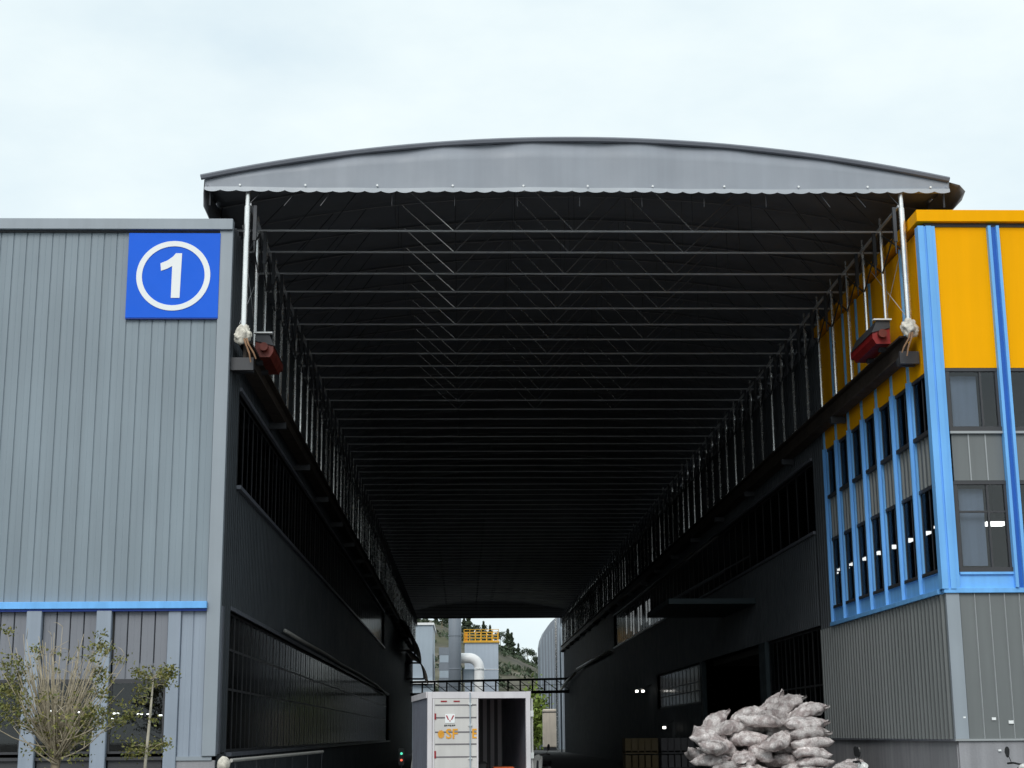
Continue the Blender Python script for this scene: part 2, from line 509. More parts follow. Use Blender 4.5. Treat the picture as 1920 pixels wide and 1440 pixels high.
num = [(-5.735, 11.235), (-5.86, 11.235), (-5.915, 11.165), (-6.02, 11.085), (-6.165, 11.02), (-6.148, 10.862), (-6.03, 10.905), (-5.925, 10.965), (-5.927, 10.29), (-5.752, 10.29)]
MB().prism(num, lambda a, b, d: (a, d, b), 30.398, 30.409).build('numeral', 'sign_white', SG)

# ================================================================== RIGHT BUILDING
RB = thing('office_block', 'office block with orange panels and blue mullions above grey cladding, right of the lane', 'building', (15, 30, 0))
YR, YC = 30.0, 39.4          # front plane, end of the coloured corner bay
B(9.28, 20, 29.86, YC, 11.78, 12.03).build('coping', 'yellow_panel', RB, bevel=0.008)
B(9.36, 20, YC, YE, 11.70, 11.96).build('coping', 'side_trim', RB)
B(9.46, 20, 29.98, YC, 11.70, 11.775).build('coping_soffit', 'dark_frame', RB)
# corner post
def post(parent, pts, z0, z1, nm='corner_post'):
    return MB().prism(pts, lambda a, b, d: (a, b, d), z0, z1).build(nm, 'blue_frame', parent)
post(RB, [(9.30, 29.90), (9.42, 29.90), (9.42, 29.94), (9.47, 29.94), (9.47, 29.90), (9.58, 29.90), (9.58, 29.93), (9.66, 29.93), (9.66, 30.02), (9.5, 30.02), (9.5, 30.25), (9.34, 30.25), (9.34, 30.12), (9.30, 30.12)], 4.30, 11.70)
fb = [(9.72, 10.74), (10.98, 12.02), (12.26, 13.3), (13.54, 14.6)]
for i, (a, b) in enumerate(fb):
    B(a - 0.06, b + 0.06, 30.0, 30.06, 8.72, 11.70).build('orange_panel', 'yellow_panel', RB, bevel=0.004)
    # mullion after the bay : two light flanges around a deep channel
    if i < 3:
        c = (b + fb[i + 1][0]) / 2
        mu = MB().box(c - 0.115, c - 0.055, 29.88, 30.08, 4.32, 11.70).box(c + 0.055, c + 0.115, 29.88, 30.08, 4.32, 11.70).build('mullion', 'blue_frame', RB)
        B(c - 0.055, c + 0.055, 29.98, 30.07, 4.32, 11.70).build('channel', 'blue_deep', mu)
    for (z0, z1, trn) in ((7.52, 8.66, None), (4.72, 6.36, 5.82)):
        f = MB().box(a - .03, b + .03, 30.0, 30.10, z1, z1 + .07).box(a - .03, b + .03, 29.97, 30.10, z0 - .09, z0)
        f.box(a - .03, a + .045, 30.01, 30.10, z0, z1).box(b - .045, b + .03, 30.01, 30.10, z0, z1)
        sp = a + (b - a) * (0.66 if z0 > 7 else 0.63)
        f.box(sp - .02, sp + .02, 30.02, 30.08, z0, z1)
        if trn: f.box(a + .045, b - .045, 30.025, 30.075, trn - .02, trn + .02)
        o = f.build('window', 'dark_frame', RB)
        B(a + .04, sp - .015, 30.045, 30.055, z0, z1).build('pane', 'window_glass', o)
        B(sp + .015, b - .04, 30.045, 30.055, z0, z1).build('pane', 'window_glass', o)
        if i == 0: B(a + .12, sp - .03, 30.20, 30.22, z0 + .05, z1 - .06).build('roller_blind', 'curtain_grey', o)
        B(a - .03, b + .03, 29.955, 30.10, z0 - .14, z0 - .092).build('sill', 'warm_seam' if z0 > 7 else 'blue_frame', o)
    # spandrel panels with standing seams
    n = 3
    for k in range(n):
        xa, xb = a + (b - a) * k / n, a + (b - a) * (k + 1) / n
        o = B(xa + .004, xb - .004, 30.02, 30.06, 6.44, 7.375).build('spandrel_panel', 'warm_grey_cladding', RB)
        if k: B(xa - .012, xa + .012, 30.005, 30.03, 6.44, 7.375).build('seam', 'warm_seam', o)
    B(a - .05, b + .05, 30.0, 30.06, 4.32, 4.575).build('sill_panel', 'blue_frame', RB)
B(9.34, 15, 29.92, 30.06, 4.22, 4.315).build('blue_ledge', 'blue_frame', RB, bevel=0.004)
# front lower cladding
B(9.38, 9.64, 29.965, 30.06, 1.455, 4.215).build('corner_trim', 'grey_trim', RB)
xx = 9.65
while xx < 14.5:
    o = B(xx + .004, xx + .288, 29.99, 30.05, 1.455, 4.215).build('cladding_panel', 'warm_grey_cladding', RB)
    MB().prism([(-.012, 0), (.012, 0), (.005, -.03), (-.005, -.03)], lambda a, b, d: (xx + .292 + a, 29.99 + b, d), 1.455, 4.215).build('seam', 'warm_seam', o)
    xx += 0.292
B(9.37, 15, 29.955, 30.06, 1.415, 1.453).build('base_flashing', 'warm_seam', RB)
B(9.44, 15, 30.0, 30.06, 0, 1.412).build('plinth', 'render_grey', RB)
for xx, zz, s in ((10.10, 1.80, .05), (10.42, 1.73, .06), (10.18, 1.22, .035), (9.55, 1.84, .03)):
    B(xx, xx + s * 1.6, 29.962, 29.97, zz, zz + s).build('paper_scrap', 'sign_white', RB)
# side of the coloured corner
nb = 7
bw = (YC - 0.1 - 30.25) / nb
for i in range(nb):
    y0 = 30.25 + bw * i; y1 = y0 + bw
    B(XR, XR + .06, y0 + .01, y1 - .01, 8.72, 11.70).build('orange_panel', 'yellow_panel', RB, bevel=0.004)
    mu = MB().box(XR - .085, XR + .03, y1 - .05, y1 + .0, 4.32, 8.75).box(XR - .05, XR + .03, y1 - .05, y1, 8.75, 11.70).box(XR - .015, XR + .06, y1 - .16, y1 - .05, 4.32, 8.75).build('mullion', 'blue_frame', RB)
    for (z0, z1) in ((7.52, 8.66), (4.72, 6.36)):
        ya, yb = y0 + .02, y1 - .17
        f = MB().box(XR, XR + .08, ya, yb, z1, z1 + .07).box(XR - .05, XR + .08, ya, yb, z0 - .08, z0)
        f.box(XR + .025, XR + .08, ya, ya + .05, z0, z1).box(XR + .025, XR + .08, yb - .05, yb, z0, z1)
        ym = ya + (yb - ya) * .45
        f.box(XR + .028, XR + .07, ym - .02, ym + .02, z0, z1)
        o = f.build('window', 'dark_frame', RB)
        B(XR + .035, XR + .045, ya + .04, ym - .015, z0, z1).build('pane', 'dark_glass', o)
        B(XR + .035, XR + .045, ym + .015, yb - .04, z0, z1).build('pane', 'dark_glass', o)
    o = corrugated(XR + .05, -1, y0 + .01, y1 - .165, 6.44, 7.44, 0.27, 0.04).build('spandrel_sheet', 'warm_grey_cladding', RB)
    B(XR - .01, XR + .06, y0 + .0, y1 - .052, 4.32, 4.635).build('sill_panel', 'blue_frame', RB)
    B(XR - .05, XR + .02, y0 + .01, y1 - .165, 4.636, 4.66).build('sill', 'blue_frame', RB)
B(XR - .09, XR + .06, 30.26, YC, 4.22, 4.315).build('blue_ledge', 'blue_frame', RB, bevel=0.004)
tag(corrugated(XR, -1, 30.07, 40.86, 1.45, 4.215, 0.26, 0.05).build('ribbed_sheet', 'warm_grey_cladding', RB), kind='stuff')
B(XR - .04, XR + .05, 30.0, 41.0, 1.41, 1.448).build('base_flashing', 'side_trim', RB)
B(XR + .02, XR + .1, 30.07, 41.1, 0, 1.408).build('plinth', 'render_grey', RB)
# the rest of the side wall
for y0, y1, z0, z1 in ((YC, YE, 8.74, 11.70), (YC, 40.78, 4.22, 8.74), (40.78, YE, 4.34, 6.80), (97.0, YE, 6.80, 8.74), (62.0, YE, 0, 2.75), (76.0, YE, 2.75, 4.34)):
    tag(corrugated(XR, -1, y0, y1, z0, z1).build('ribbed_sheet', 'side_cladding_shaded', RB), kind='stuff')
B(XR - .08, XR, 40.78, 97, 8.72, 8.80).build('window_head', 'side_trim', RB)
B(XR - .10, XR, 40.78, 97, 6.74, 6.82).build('window_sill', 'side_trim', RB)
wp = window_proto(1.25, 1.9, (), 0.05, (), 'dark_frame', 'dark_glass', -1)
y = 40.80; i = 0
while y < 96:
    o = place_window(wp, RB, XR + .08, y, 6.82)
    if i in (30, 31, 33, 34, 36, 37, 38, 39, 41):  # glowing strips added behind the glass in place of daylight coming through
        for t in (0.12, 0.45, 0.8): B(XR + .098, XR + .105, y + t, y + t + .2, 7.0 + .25 * (i % 2), 7.0 + 1.3).build('daylight_strip', 'daylight_glow_white' if (i + int(t * 9)) % 3 else 'daylight_glow_dim', o)
    y += 1.262; i += 1
drop(wp)
wp = window_proto(1.20, 2.9, (1.4,), 0.06, (0.6,), 'black_frame', 'dark_glass', -1)
y = 41.0
while y < 48.5: place_window(wp, RB, XR + .08, y, 1.42); y += 1.21
drop(wp)
B(XR, XR + .1, 41.0, 48.4, 0, 1.42).build('plinth', 'render_grey', RB)
B(XR - .05, XR + .12, 48.35, 49.4, 0, 4.34).build('door_jamb', 'teal_dark', RB)
B(XR - .05, XR + .12, 61.4, 62, 0, 4.34).build('door_jamb', 'teal_dark', RB)
wp = window_proto(1.15, 1.55, (0.5, 0.85), 0.06, (), 'black_frame', 'dark_glass', -1)
y = 62.05; i = 0
while y < 75:
    o = place_window(wp, RB, XR + .08, y, 2.77)
    for t in (0.15, .65): B(XR + .098, XR + .105, y + t, y + t + .28, 2.9, 4.2).build('daylight_strip', 'daylight_glow_dim', o)
    y += 1.16
drop(wp)
B(XR + .1, 24, 30.7, YE, 11.5, 11.68).build('roof', 'roof_sheet', RB)
B(24, 24.2, 30, YE, 0, 11.6).build('outer_wall', 'interior', RB)
B(XR + .1, 24, YE - .2, YE, 0, 11.5).build('rear_wall', 'side_cladding_shaded', RB)
B(14.6, 24, 30, 30.1, 0, 11.7).build('front_wall', 'warm_grey_cladding', RB)
B(XR + .2, 24, 30.3, 60, 4.1, 4.3).build('upper_floor', 'interior', RB)
B(XR + .2, 24, 30.3, 60, 6.75, 6.95).build('upper_floor', 'interior_pale', RB)
B(XR + .2, 24, 30.3, 60, 9.1, 9.2).build('ceiling', 'interior_pale', RB)
B(13.4, 13.5, 30.3, 60, 0, 11.5).build('partition_wall', 'interior', RB)
B(XR + .2, 13.4, 50, 50.1, 0, 11.5).build('partition_wall', 'interior', RB)
# door awning of the right wall
AW = thing('door_awning', 'dark flat awning projecting over the doorway in the right wall', 'awning', (9.3, 49.5, 5.6))
B(6.55, 9.34, 49.5, 55.5, 5.62, 5.80).build('awning_slab', 'teal_dark', AW, bevel=0.01)
for yy in (50.0, 55.0): MB().bar((6.7, yy, 5.8), (9.3, yy, 7.2), .03).build('tie_rod', 'dark_steel', AW)

# ================================================================== RETRACTABLE CANOPY
CN = thing('retractable_canopy', 'long dark retractable fabric canopy with curved grey front spanning the lane', 'canopy', (2.4, 30.5, 9.5))
X0, X1 = -5.35, 10.20
XC = (X0 + X1) / 2
ZE, ZT = 12.84, 13.70
def arch(x, dz=0.0):
    t = (x - XC) / (X1 - XC)
    return ZE + (ZT - ZE) * (1 - abs(t) ** 2.0) + dz
NF, SP, Y0 = 73, 1.585, 30.5
YEND = Y0 + SP * (NF - 1)
# membrane: sags between frames, wrinkled near the eaves
rows = []
ns = 56
for j in range((NF - 1) * 4 + 1):
    yy = Y0 - 0.06 + (YEND - Y0 + 0.1) * j / ((NF - 1) * 4)
    fr = (j % 4) / 4
    sag = -(0.16 + .07 * noise.noise(Vector((j // 4 * 1.7, 0, 0)))) * math.sin(math.pi * fr)
    r_ = []
    for i in range(ns + 1):
        xx = X0 + (X1 - X0) * i / ns
        e = min(i, ns - i) / ns
        wr = min(1, j / 4) * (0.11 * max(0, 0.28 - e) / 0.28 + 0.012) * noise.noise(Vector((xx * 2.6 + yy * 0.9, yy * 2.2, 3.1)))
        r_.append((xx, yy, arch(xx) + (sag if 0 < i < ns else 0) + wr - 0.01))
    rows.append(r_)
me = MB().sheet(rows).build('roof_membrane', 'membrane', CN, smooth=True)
sm = me.modifiers.new('thickness', 'SOLIDIFY'); sm.thickness = 0.012
# eave skirts
def skirt(side):
    rows = []
    for j in range((NF - 1) * 2 + 1):
        yy = Y0 - 0.06 + (YEND - Y0 + .1) * j / ((NF - 1) * 2)
        puff = 0.5 + 0.5 * math.sin(math.pi * (j % 2 / 2))
        wv = 0.05 * noise.noise(Vector((yy * 1.7, side * 9, 0)))
        if side < 0:
            prof = [(X0, ZE), (X0 - .01, ZE - .3), (X0 + .0 + wv * .3, ZE - .58), (X0 + .10 + wv, ZE - .80), (X0 + .17, ZE - .95)]
        else:
            prof = [(X1 - .02, ZE + .01), (X1 + .22, ZE - .06), (X1 + .33 + wv * .4, ZE - .20), (X1 + .24 + wv, ZE - .40), (X1 + .05, ZE - .60), (X1 - .12, ZE - .72)]
        rows.append([(a, yy, b) for a, b in prof])
    o = MB().sheet(rows).build('eave_skirt', 'membrane', CN, smooth=True)
    m = o.modifiers.new('thickness', 'SOLIDIFY'); m.thickness = 0.01
skirt(-1); skirt(1)
# front fascia with scalloped hem
rows = [[], [], [], [], []]
ZB = 12.60
N = 47
for i in range(N * 8 + 1):
    xx = X0 + .02 + (X1 - X0 - .04) * i / (N * 8)
    top = arch(xx) + 0.0
    sc = 0.032 * abs(math.sin(math.pi * i / 8)) ** 0.8
    drift = 0.012 * math.sin(xx * .8)
    yb = 30.40 + 0.012 * math.sin(xx * 3.1) + 0.02 * noise.noise(Vector((xx * 1.2, 0, 0)))
    for k, zz in enumerate((top, top * .66 + ZB * .34, top * .3 + ZB * .7, ZB + .07, ZB + .02)):
        rows[k].append((xx, yb + 0.012 * noise.noise(Vector((xx * .9, zz * 2, 5))), zz + (drift if k > 2 else 0)))
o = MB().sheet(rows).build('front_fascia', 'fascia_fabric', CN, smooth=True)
m = o.modifiers.new('thickness', 'SOLIDIFY'); m.thickness = 0.01
for k in range(11):
    xx = X0 + .75 + k * 1.44 + .1 * math.sin(k * 5)
    MB().bar((xx, 30.345, 12.70), (xx, 30.37, 12.70), .022, n=8).build('eyelet', 'sign_white', CN)
rows = [[], []]
for i in range(N * 8 + 1):
    xx = X0 + .02 + (X1 - X0 - .04) * i / (N * 8)
    sc = 0.045 * (1 - abs(math.sin(math.pi * i / 8)) ** 0.8) * (0.8 + .4 * noise.noise(Vector((xx, 3, 0))))
    drift = 0.012 * math.sin(xx * .8)
    yb = 30.375 + 0.012 * math.sin(xx * 3.1) + 0.02 * noise.noise(Vector((xx * 1.2, 0, 0)))
    rows[0].append((xx, yb, ZB + .06 + drift)); rows[1].append((xx, yb - .01, ZB - .045 + sc + drift))
o = MB().sheet(rows).build('scalloped_valance', 'valance_hem', CN)
m = o.modifiers.new('thickness', 'SOLIDIFY'); m.thickness = 0.008
pts = [(X0 - .06 + (X1 - X0 + .04) * i / 40, 30.36, arch(X0 + (X1 - X0) * i / 40, .025)) for i in range(41)]
MB().path(pts, 0.06, 6).build('edge_bead', 'side_trim', CN)
q = MB()
q.sheet([[(X0 + .05 + (X1 - X0 - .1) * i / 30, YEND + .02, zz if zz else arch(X0 + .05 + (X1 - X0 - .1) * i / 30, -.02)) for i in range(31)] for zz in (12.12, 0)])
q.build('rear_fascia', 'membrane', CN)
# frames
ZC = 12.30
PX0, PX1 = -4.45, 9.17
ZB0, ZB1 = 9.47, 9.60
chord = MB().rbar((X0 + .1, 0, ZC), (X1 - .1, 0, ZC), .038, .038).build('bottom_chord', 'frame_steel', None)
topch = MB().path([(X0 + .05 + (X1 - X0 - .1) * i / 28, 0, arch(X0 + .05 + (X1 - X0 - .1) * i / 28, -.05)) for i in range(29)], .02, 5).build('arch_rib', 'brace_steel', None)
hang = MB()
for xx in (X0 + .12, X1 - .12): hang.bar((xx, 0, ZC), (xx, 0, ZE - .03), .02, n=5)
for t in (-3.9, -2.6, -1.3, 0, 1.3, 2.6, 3.9): hang.bar((XC + t, 0, ZC), (XC + t, 0, arch(XC + t) - .05),   .006, n=4)
hang = tag(hang.build('hanger', 'dark_steel', None), kind='stuff')
nodes = (-2.62, 0.0, 2.62)
brace = {}
for nx in nodes:
    for s in (-1, 1):
        brace[(nx, s)] = MB().bar((XC + nx, 0, ZC), (XC + nx + s * 1.22, 0, arch(XC + nx + s * 1.22) - .05), .015, n=5).build('brace', 'galvanised' if s < 0 else 'brace_steel', None)  # left legs brighter: the side that catches light is put into the colour
sb = MB()
for s, px in ((-1, PX0), (1, PX1)):
    for k in range(1, 4):
        a = px - s * (0.75 * k); b = px - s * (0.75 * (k - 1))
        sb.bar((b, 0, ZC), (a, 0, arch(a) - .05), .010, n=4)
sb = tag(sb.build('side_web', 'dark_steel', None), kind='stuff')
def pole_mesh(r, zb, n):
    return MB().bar((0, 0, zb + .05), (0, 0, 12.28), r, n=n).bar((0, 0, 12.28), (0, 0, 12.62), r * .8, n=n).box(-.07, .07, -.07, .07, zb, zb + .05).build('support_pole', 'galvanised', None, smooth=False)
first = {-1: pole_mesh(.062, ZB0, 16), 1: pole_mesh(.062, ZB1, 16)}
norm = {-1: pole_mesh(.040, ZB0, 8), 1: pole_mesh(.040, ZB1, 8)}
def inner_mesh():
    return MB().rbar((0, 0, 11.55), (0, 0, 12.30), .07, .07).bar((0, 0, 11.6), (0, 0, 11.3), .03, .01, 5).build('frame_bracket', 'dark_steel', None)
im = inner_mesh()
sx = MB().bar((0, 0, 12.2), (0, SP, 11.35), .018, n=4).bar((.03, 0, 11.35), (.03, SP, 12.2), .018, n=4).build('scissor_link', 'dark_steel', None)
lo = ORG[CN]
rj = random.Random(11)
for f in range(NF):
    yy = Y0 + SP * f + (rj.uniform(-.05, .05) if f else 0)
    L = Vector((0, yy, rj.uniform(-.018, .018) if f else 0)) - lo
    if f: part(chord, CN, L)
    else: part(chord, CN, L + Vector((0, 0.05, 0.36)))
    part(topch, CN, L); part(hang, CN, L); part(sb, CN, L)
    if 0 < f < 14:
        for b_ in brace.values(): part(b_, CN, L)
    for s, px in ((-1, PX0), (1, PX1)):
        pl = part((first if f == 0 else norm)[s], CN, Vector((px + (rj.uniform(-.012, .012) if f else 0), yy, 0)) - lo, rj.uniform(0, 6))
        part(im, CN, Vector((px - s * .16, yy + .02, 0)) - lo)
        if f < NF - 1: part(sx, CN, Vector((px - s * .03, yy, 0)) - lo)
for o in [chord, topch, hang, sb, im, sx] + list(brace.values()) + list(first.values()) + list(norm.values()): drop(o)
for s, px in ((-1, PX0), (1, PX1)):
    MB().bar((px + .1 * s, 30.6, 11.9), (px + .1 * s, 33.6, 9.7), .008, n=5).bar((px + .1 * s, 30.6, 9.8), (px + .1 * s, 33.6, 11.9), .008, n=5).build('cross_stay', 'frame_steel', CN)
    MB().rbar((px - s * .05, 30.5, ZC + .03), (px - s * .05, YEND, ZC + .03), .05, .05).build('eave_tube', 'frame_steel', CN)

# rails
def rail(name, px, wallx, zt, label, s):
    t = thing(name, label, 'rail beam', (px, 30.6, zt - .5))
    m = MB().box(px - .14, px + .14, 30.75, YE, zt - .04, zt).box(px - .03, px + .03, 30.75, YE, zt - .40, zt - .04).box(px - .14, px + .14, 30.75, YE, zt - .44, zt - .40)
    m.build('i_beam', 'rail_rust', t)
    b = MB().box(-.18, .18, 0, .16, -.62, -.442)
    x0, x1 = sorted((wallx - px, -s * -.02 * 0))
    br = MB().box(min(wallx - px, -.16 * s if s < 0 else -.16), max(wallx - px, .16), 0, .14, -.60, -.442).build('bracket', 'dark_steel', None)
    y = 30.9
    while y < YE - 1:
        part(br, t, Vector((px, y, zt)) - ORG[t]); y += 6.0
    drop(br)
    B(min(px - .2, wallx), max(px + .2, wallx), 30.62, 30.72, zt - .62, zt - .36).build('end_plate', 'dark_frame', t)
rail('canopy_rail', PX0, XL + .03, ZB0 - .01, 'dark steel rail beam under the canopy poles on the grey hall', -1)
rail('canopy_rail', PX1, XR - .03, ZB1 - .01, 'dark steel rail beam under the canopy poles on the orange corner', 1)

# trolleys
def trolley(px, s, zb, label, red, y0, y1, xin, xout):
    t = thing('drive_trolley', label, 'trolley', (px, y0, zb), 'drive trolleys of the canopy')
    d0, d1 = xin, xout                      # inner and outer x
    MB().prism([(d0, zb + .12), (d0 + s * .07, zb), (d1, zb), (d1, zb + .34), (d0, zb + .26)], lambda p, q_, d: (p, d, q_), y0 + .03, y1 - .03).build('drive_housing', red, t)
    MB().prism([(d0 - s * .02, zb + .24), (d1, zb + .345), (d1, zb + .50), (d0 + s * .10, zb + .50)], lambda p, q_, d: (p, d, q_), y0, y1).build('cover', 'dark_steel', t)
    B(min(d0 + s * .02, d1 + s * .03), max(d0 + s * .02, d1 + s * .03), y0 - .06, y0 + .06, zb + .502, zb + .53).build('top_plate', 'sign_white', t)
    for yy in (y0 + .4, y1 - .4):
        MB().bar((px - .07, yy, zb - .02), (px + .07, yy, zb - .02), .08, n=14).build('wheel', 'dark_steel', t)
    MB().bar(((d0 + d1) / 2, y0 - .10, zb + .2), ((d0 + d1) / 2, y0 + .04, zb + .2), .09, n=14).build('motor', 'red_brown', t)
    B(min(d0, d1), max(d0, d1), y1 - .03, y1 + .12, zb + .10, zb + .28).build('end_bracket', red, t)
trolley(PX0 + .1, -1, ZB0 - .04, 'rusty red canopy drive trolley on the rail beside the ringed 1 sign', 'red_brown', 31.9, 33.6, -4.02, -4.40)
trolley(PX1 - .2, 1, ZB1 + .02, 'red canopy drive trolley with dark cover beside the orange panels', 'red_paint', 31.5, 33.3, 8.68, 9.06)
def rag(px, s, zb, label):
    t = thing('cable_wrap', label, 'wrapping', (px, 30.5, zb))
    bm = bmesh.new()
    bmesh.ops.create_icosphere(bm, subdivisions=4, radius=1)
    for v in bm.verts:
        p = v.co.copy()
        n = 1 + .35 * noise.noise(p * 2.1 + Vector((s, 0, 0))) + .18 * noise.noise(p * 6)
        k = 1 - .45 * max(0, p.z)
        v.co = Vector((p.x * .17 * n * k + s * .05 * max(0, -p.z), p.y * .15 * n * k, p.z * .22 * n + .08))
    me = bpy.data.meshes.new('cloth')
    bm.to_mesh(me); bm.free()
    me.materials.append(MATS['rag'])
    for p in me.polygons: p.use_smooth = True
    o = bpy.data.objects.new('cloth', me); col.objects.link(o); o.parent = t
    for k in range(2):
        a = Vector((0.03 - s * .05 * k, -.10, -.05))
        MB().path([a, a + Vector((-s * .05, -.06, -.14)), a + Vector((-s * .12 - s * .04 * k, -.05, -.32)), a + Vector((-s * .15 - s * .05 * k, -.02, -.5 + .07 * k))], [.022, .02, .018, .014], 7).build('rope_end', 'rope', t, local=True)
rag(PX0, -1, ZB0 + .02, 'pale rag and rope bundle at the foot of the pole by the ringed 1 sign')
rag(PX1, 1, ZB1 + .02, 'white rag bundle at the foot of the pole by the orange panels')

# ================================================================== cross truss at the far end of the lane
TR = thing('cross_truss', 'black lattice truss bridging the far end of the lane', 'truss', (2.3, 140, 5.1))
m = MB().rbar((XL, 140, 6.2), (XR, 140, 6.42), .12, .2).build('top_chord', 'black_frame', TR)
m = MB().rbar((XL, 140, 5.12), (XR, 140, 5.30), .12, .26).build('bottom_chord', 'black_frame', TR)
nP = 13
for k in range(nP + 1):
    xx = XL + (XR - XL) * k / nP
    dz = .2 * k / nP
    B(xx - .07, xx + .07, 139.95, 140.05, 5.2 + dz, 6.2 + dz).build('post', 'black_frame', TR)
    if 0 < k < nP:
        xn = xx + (XR - XL) / nP
        MB().bar((xx, 140, 6.1 + dz), (xn, 140, 5.3 + dz), .035, n=5).build('diagonal', 'black_frame', TR)
        MB().rbar((xx, 140, 5.72 + dz), (xn, 140, 5.72 + dz), .04, .04).build('mid_rail', 'dark_steel', TR)

# pipes on the walls
def pipe(nm, pts, r, m, label):
    o = MB().path(pts, r, 8).build(nm, m, None, smooth=True)
    return tag(o, label, 'pipe')
pipe('wall_pipe', [(-4.6, 40.5, 4.26), (-4.58, 46, 4.24), (-4.6, 52, 4.27), (-4.6, 60, 4.23), (-4.6, 70, 4.26), (-4.6, 84, 4.2), (-4.6, 96, 4.0)], .05, 'pipe_pale', 'pale pipe along the top of the lower windows of the grey hall')
pipe('wall_pipe', [(9.15, 98, 6.6), (9.1, 110, 6.65), (9.0, 124, 6.6)], .12, 'pipe_pale', 'pale straight pipe high on the right wall deep in the lane')
pipe('wall_pipe', [(9.0, 126, 6.4), (8.9, 136, 6.0), (8.8, 144, 5.4)], .12, 'pipe_pale', 'pale sloping pipe on the right wall near the far opening')
# arched sheet awnings far left
for i, (ya, yb, zz, ln, lb) in enumerate(((108, 127, 9.5, 1.25, 'rusty arched sheet awning on the left wall, nearer of two'), (129, 143, 8.3, 1.45, 'rusty arched sheet awning on the left wall, nearest the far opening'))):
    t = thing('arched_awning', lb, 'awning', (XL, ya, zz - 2))
    prof = [(XL + .05 + ln * math.cos(a), zz - 2.2 + 2.2 * math.sin(a)) for a in [math.pi / 2 * k / 9 for k in range(10)]]
    rows = []
    n = int((yb - ya) / .25)
    for j in range(n + 1):
        d = .04 * (j % 2)
        rows.append([(a + d, ya + (yb - ya) * j / n, b) for a, b in prof])
    o = MB().sheet(rows).build('arched_sheet', 'rust_sheet', t)
    for yy in (ya, yb):
        MB().path([(a, yy, b) for a, b in prof], .06, 6).build('arched_rib', 'dark_steel', t)
        MB().rbar((XL, yy, zz - 2.2), (XL + ln + .05, yy, zz - 2.2), .1, .14).build('bracket', 'black_frame', t)

# ================================================================== behind the lane
def far_thing(nm, label, cat, loc): return thing(nm, label, cat, loc)
t = far_thing('filter_house', 'tall pale grey box building with flat cap, left in the far opening', 'building', (-4.3, 178, 0))
B(-7.0, -3.45, 176, 190, 0, 13.7).build('wall', 'pale_blue_grey', t)
B(-7.2, -3.3, 175.8, 190.2, 13.7, 13.95).build('roof_cap', 'duct_white', t)
B(-6.0, -2.9, 175.4, 176, 7.2, 7.55).build('ledge', 'duct_white', t)
for k in range(6): B(-3.449, -3.40, 177 + 2 * k, 178.4 + 2 * k, 7.2, 10.5 - .3 * k).build('panel', 'stack_grey', t)
t = far_thing('exhaust_stack', 'thick grey round exhaust stack rising into the canopy edge', 'stack', (-.95, 172, 0))
MB().bar((-.93, 172, 0), (-.93, 172, 24), .70, n=28).build('shaft', 'stack_grey', t, smooth=True)
for zz in (8.6, 12.2): MB().bar((-.93, 172, zz), (-.93, 172, zz + .12), .76, n=28).build('flange', 'stack_grey', t)
t = far_thing('equipment_cabinet', 'grey banded equipment tower between box building and round stack', 'equipment', (-2.1, 177, 0))
for k in range(5): B(-2.75 + .06 * (k % 2), -1.55 - .06 * (k % 2), 176.5, 178, 7.0 + k * .85 - 5.0 * (k == 0), 7.82 + k * .85).build('section', 'pale_blue_grey' if k % 2 else 'stack_grey', t)
t = far_thing('dust_collector', 'pale grey dust collector box with yellow railing on its roof', 'machine', (2.0, 182, 0))
B(0.15, 4.05, 182, 187, 0, 12.05).build('body', 'collector_grey', t)
B(0.10, 4.10, 181.93, 182, 8.95, 9.0).build('seam', 'duct_white', t)
B(0.0, 4.2, 181.8, 187.2, 12.05, 12.2).build('deck', 'safety_yellow', t)
for k in range(7):
    xx = .08 + 4.0 * k / 6
    B(xx - .04, xx + .04, 181.82, 181.9, 12.2, 13.55).build('rail_post', 'safety_yellow', t)
    B(xx - .04, xx + .04, 187.0, 187.1, 12.2, 13.5).build('rail_post', 'safety_yellow', t)
for zz in (12.55, 12.9, 13.25, 13.55):
    B(.05, 4.12, 181.82, 181.88, zz - .03, zz + .03).build('rail_bar', 'safety_yellow', t)
    B(.05, 4.12, 187.02, 187.08, zz - .03, zz + .03).build('rail_bar', 'safety_yellow', t)
B(0.1, .5, 182.0, 182.6, 12.2, 13.2).build('control_box', 'logo_orange', t)
t = far_thing('elbow_duct', 'shiny white elbow duct turning down before the dust collector', 'duct', (1.5, 174, 0))
pts = [(-1.2, 174, 9.9), (.6, 174, 9.9)] + [(.6 + 1.15 * math.sin(a), 174, 8.75 + 1.15 * math.cos(a)) for a in [math.pi / 2 * k / 8 for k in range(1, 9)]] + [(1.75, 174, 7.5), (1.75, 174, 2)]
MB().path(pts, .56, 20).build('duct_tube', 'duct_white', t, smooth=True)
MB().path([(1.75, 174, 8.6), (1.75, 174, 8.75)], .62, 20).build('flange', 'galvanised', t)
t = far_thing('filter_hopper', 'grey hopper box on dark legs under the elbow duct', 'hopper', (.3, 176, 0))
B(-.1, 1.2, 175.3, 177, 7.3, 8.75).build('hopper_body', 'pale_blue_grey', t)
for xx in (-.15, 1.2): B(xx, xx + .14, 175.2, 175.34, 0, 8.9).build('leg', 'dark_steel', t)
t = far_thing('silo_shed', 'dark grey ribbed shed with rounded shoulder, right in the far opening', 'shed', (10, 168, 0))
prof = [(8.35, 0), (8.35, 11.0), (8.5, 11.8), (8.85, 12.6), (9.5, 13.5), (10.5, 14.4), (12, 15.0), (16, 15.2), (16, 0)]
MB().prism(prof, lambda a, b, d: (a, d, b), 170, 176).build('wall', 'stack_grey', t)
for k in range(9): B(8.4 + .32 * k, 8.46 + .32 * k, 169.93, 170.0, 0, 11.6 + .30 * k).build('rib', 'pale_blue_grey', t)
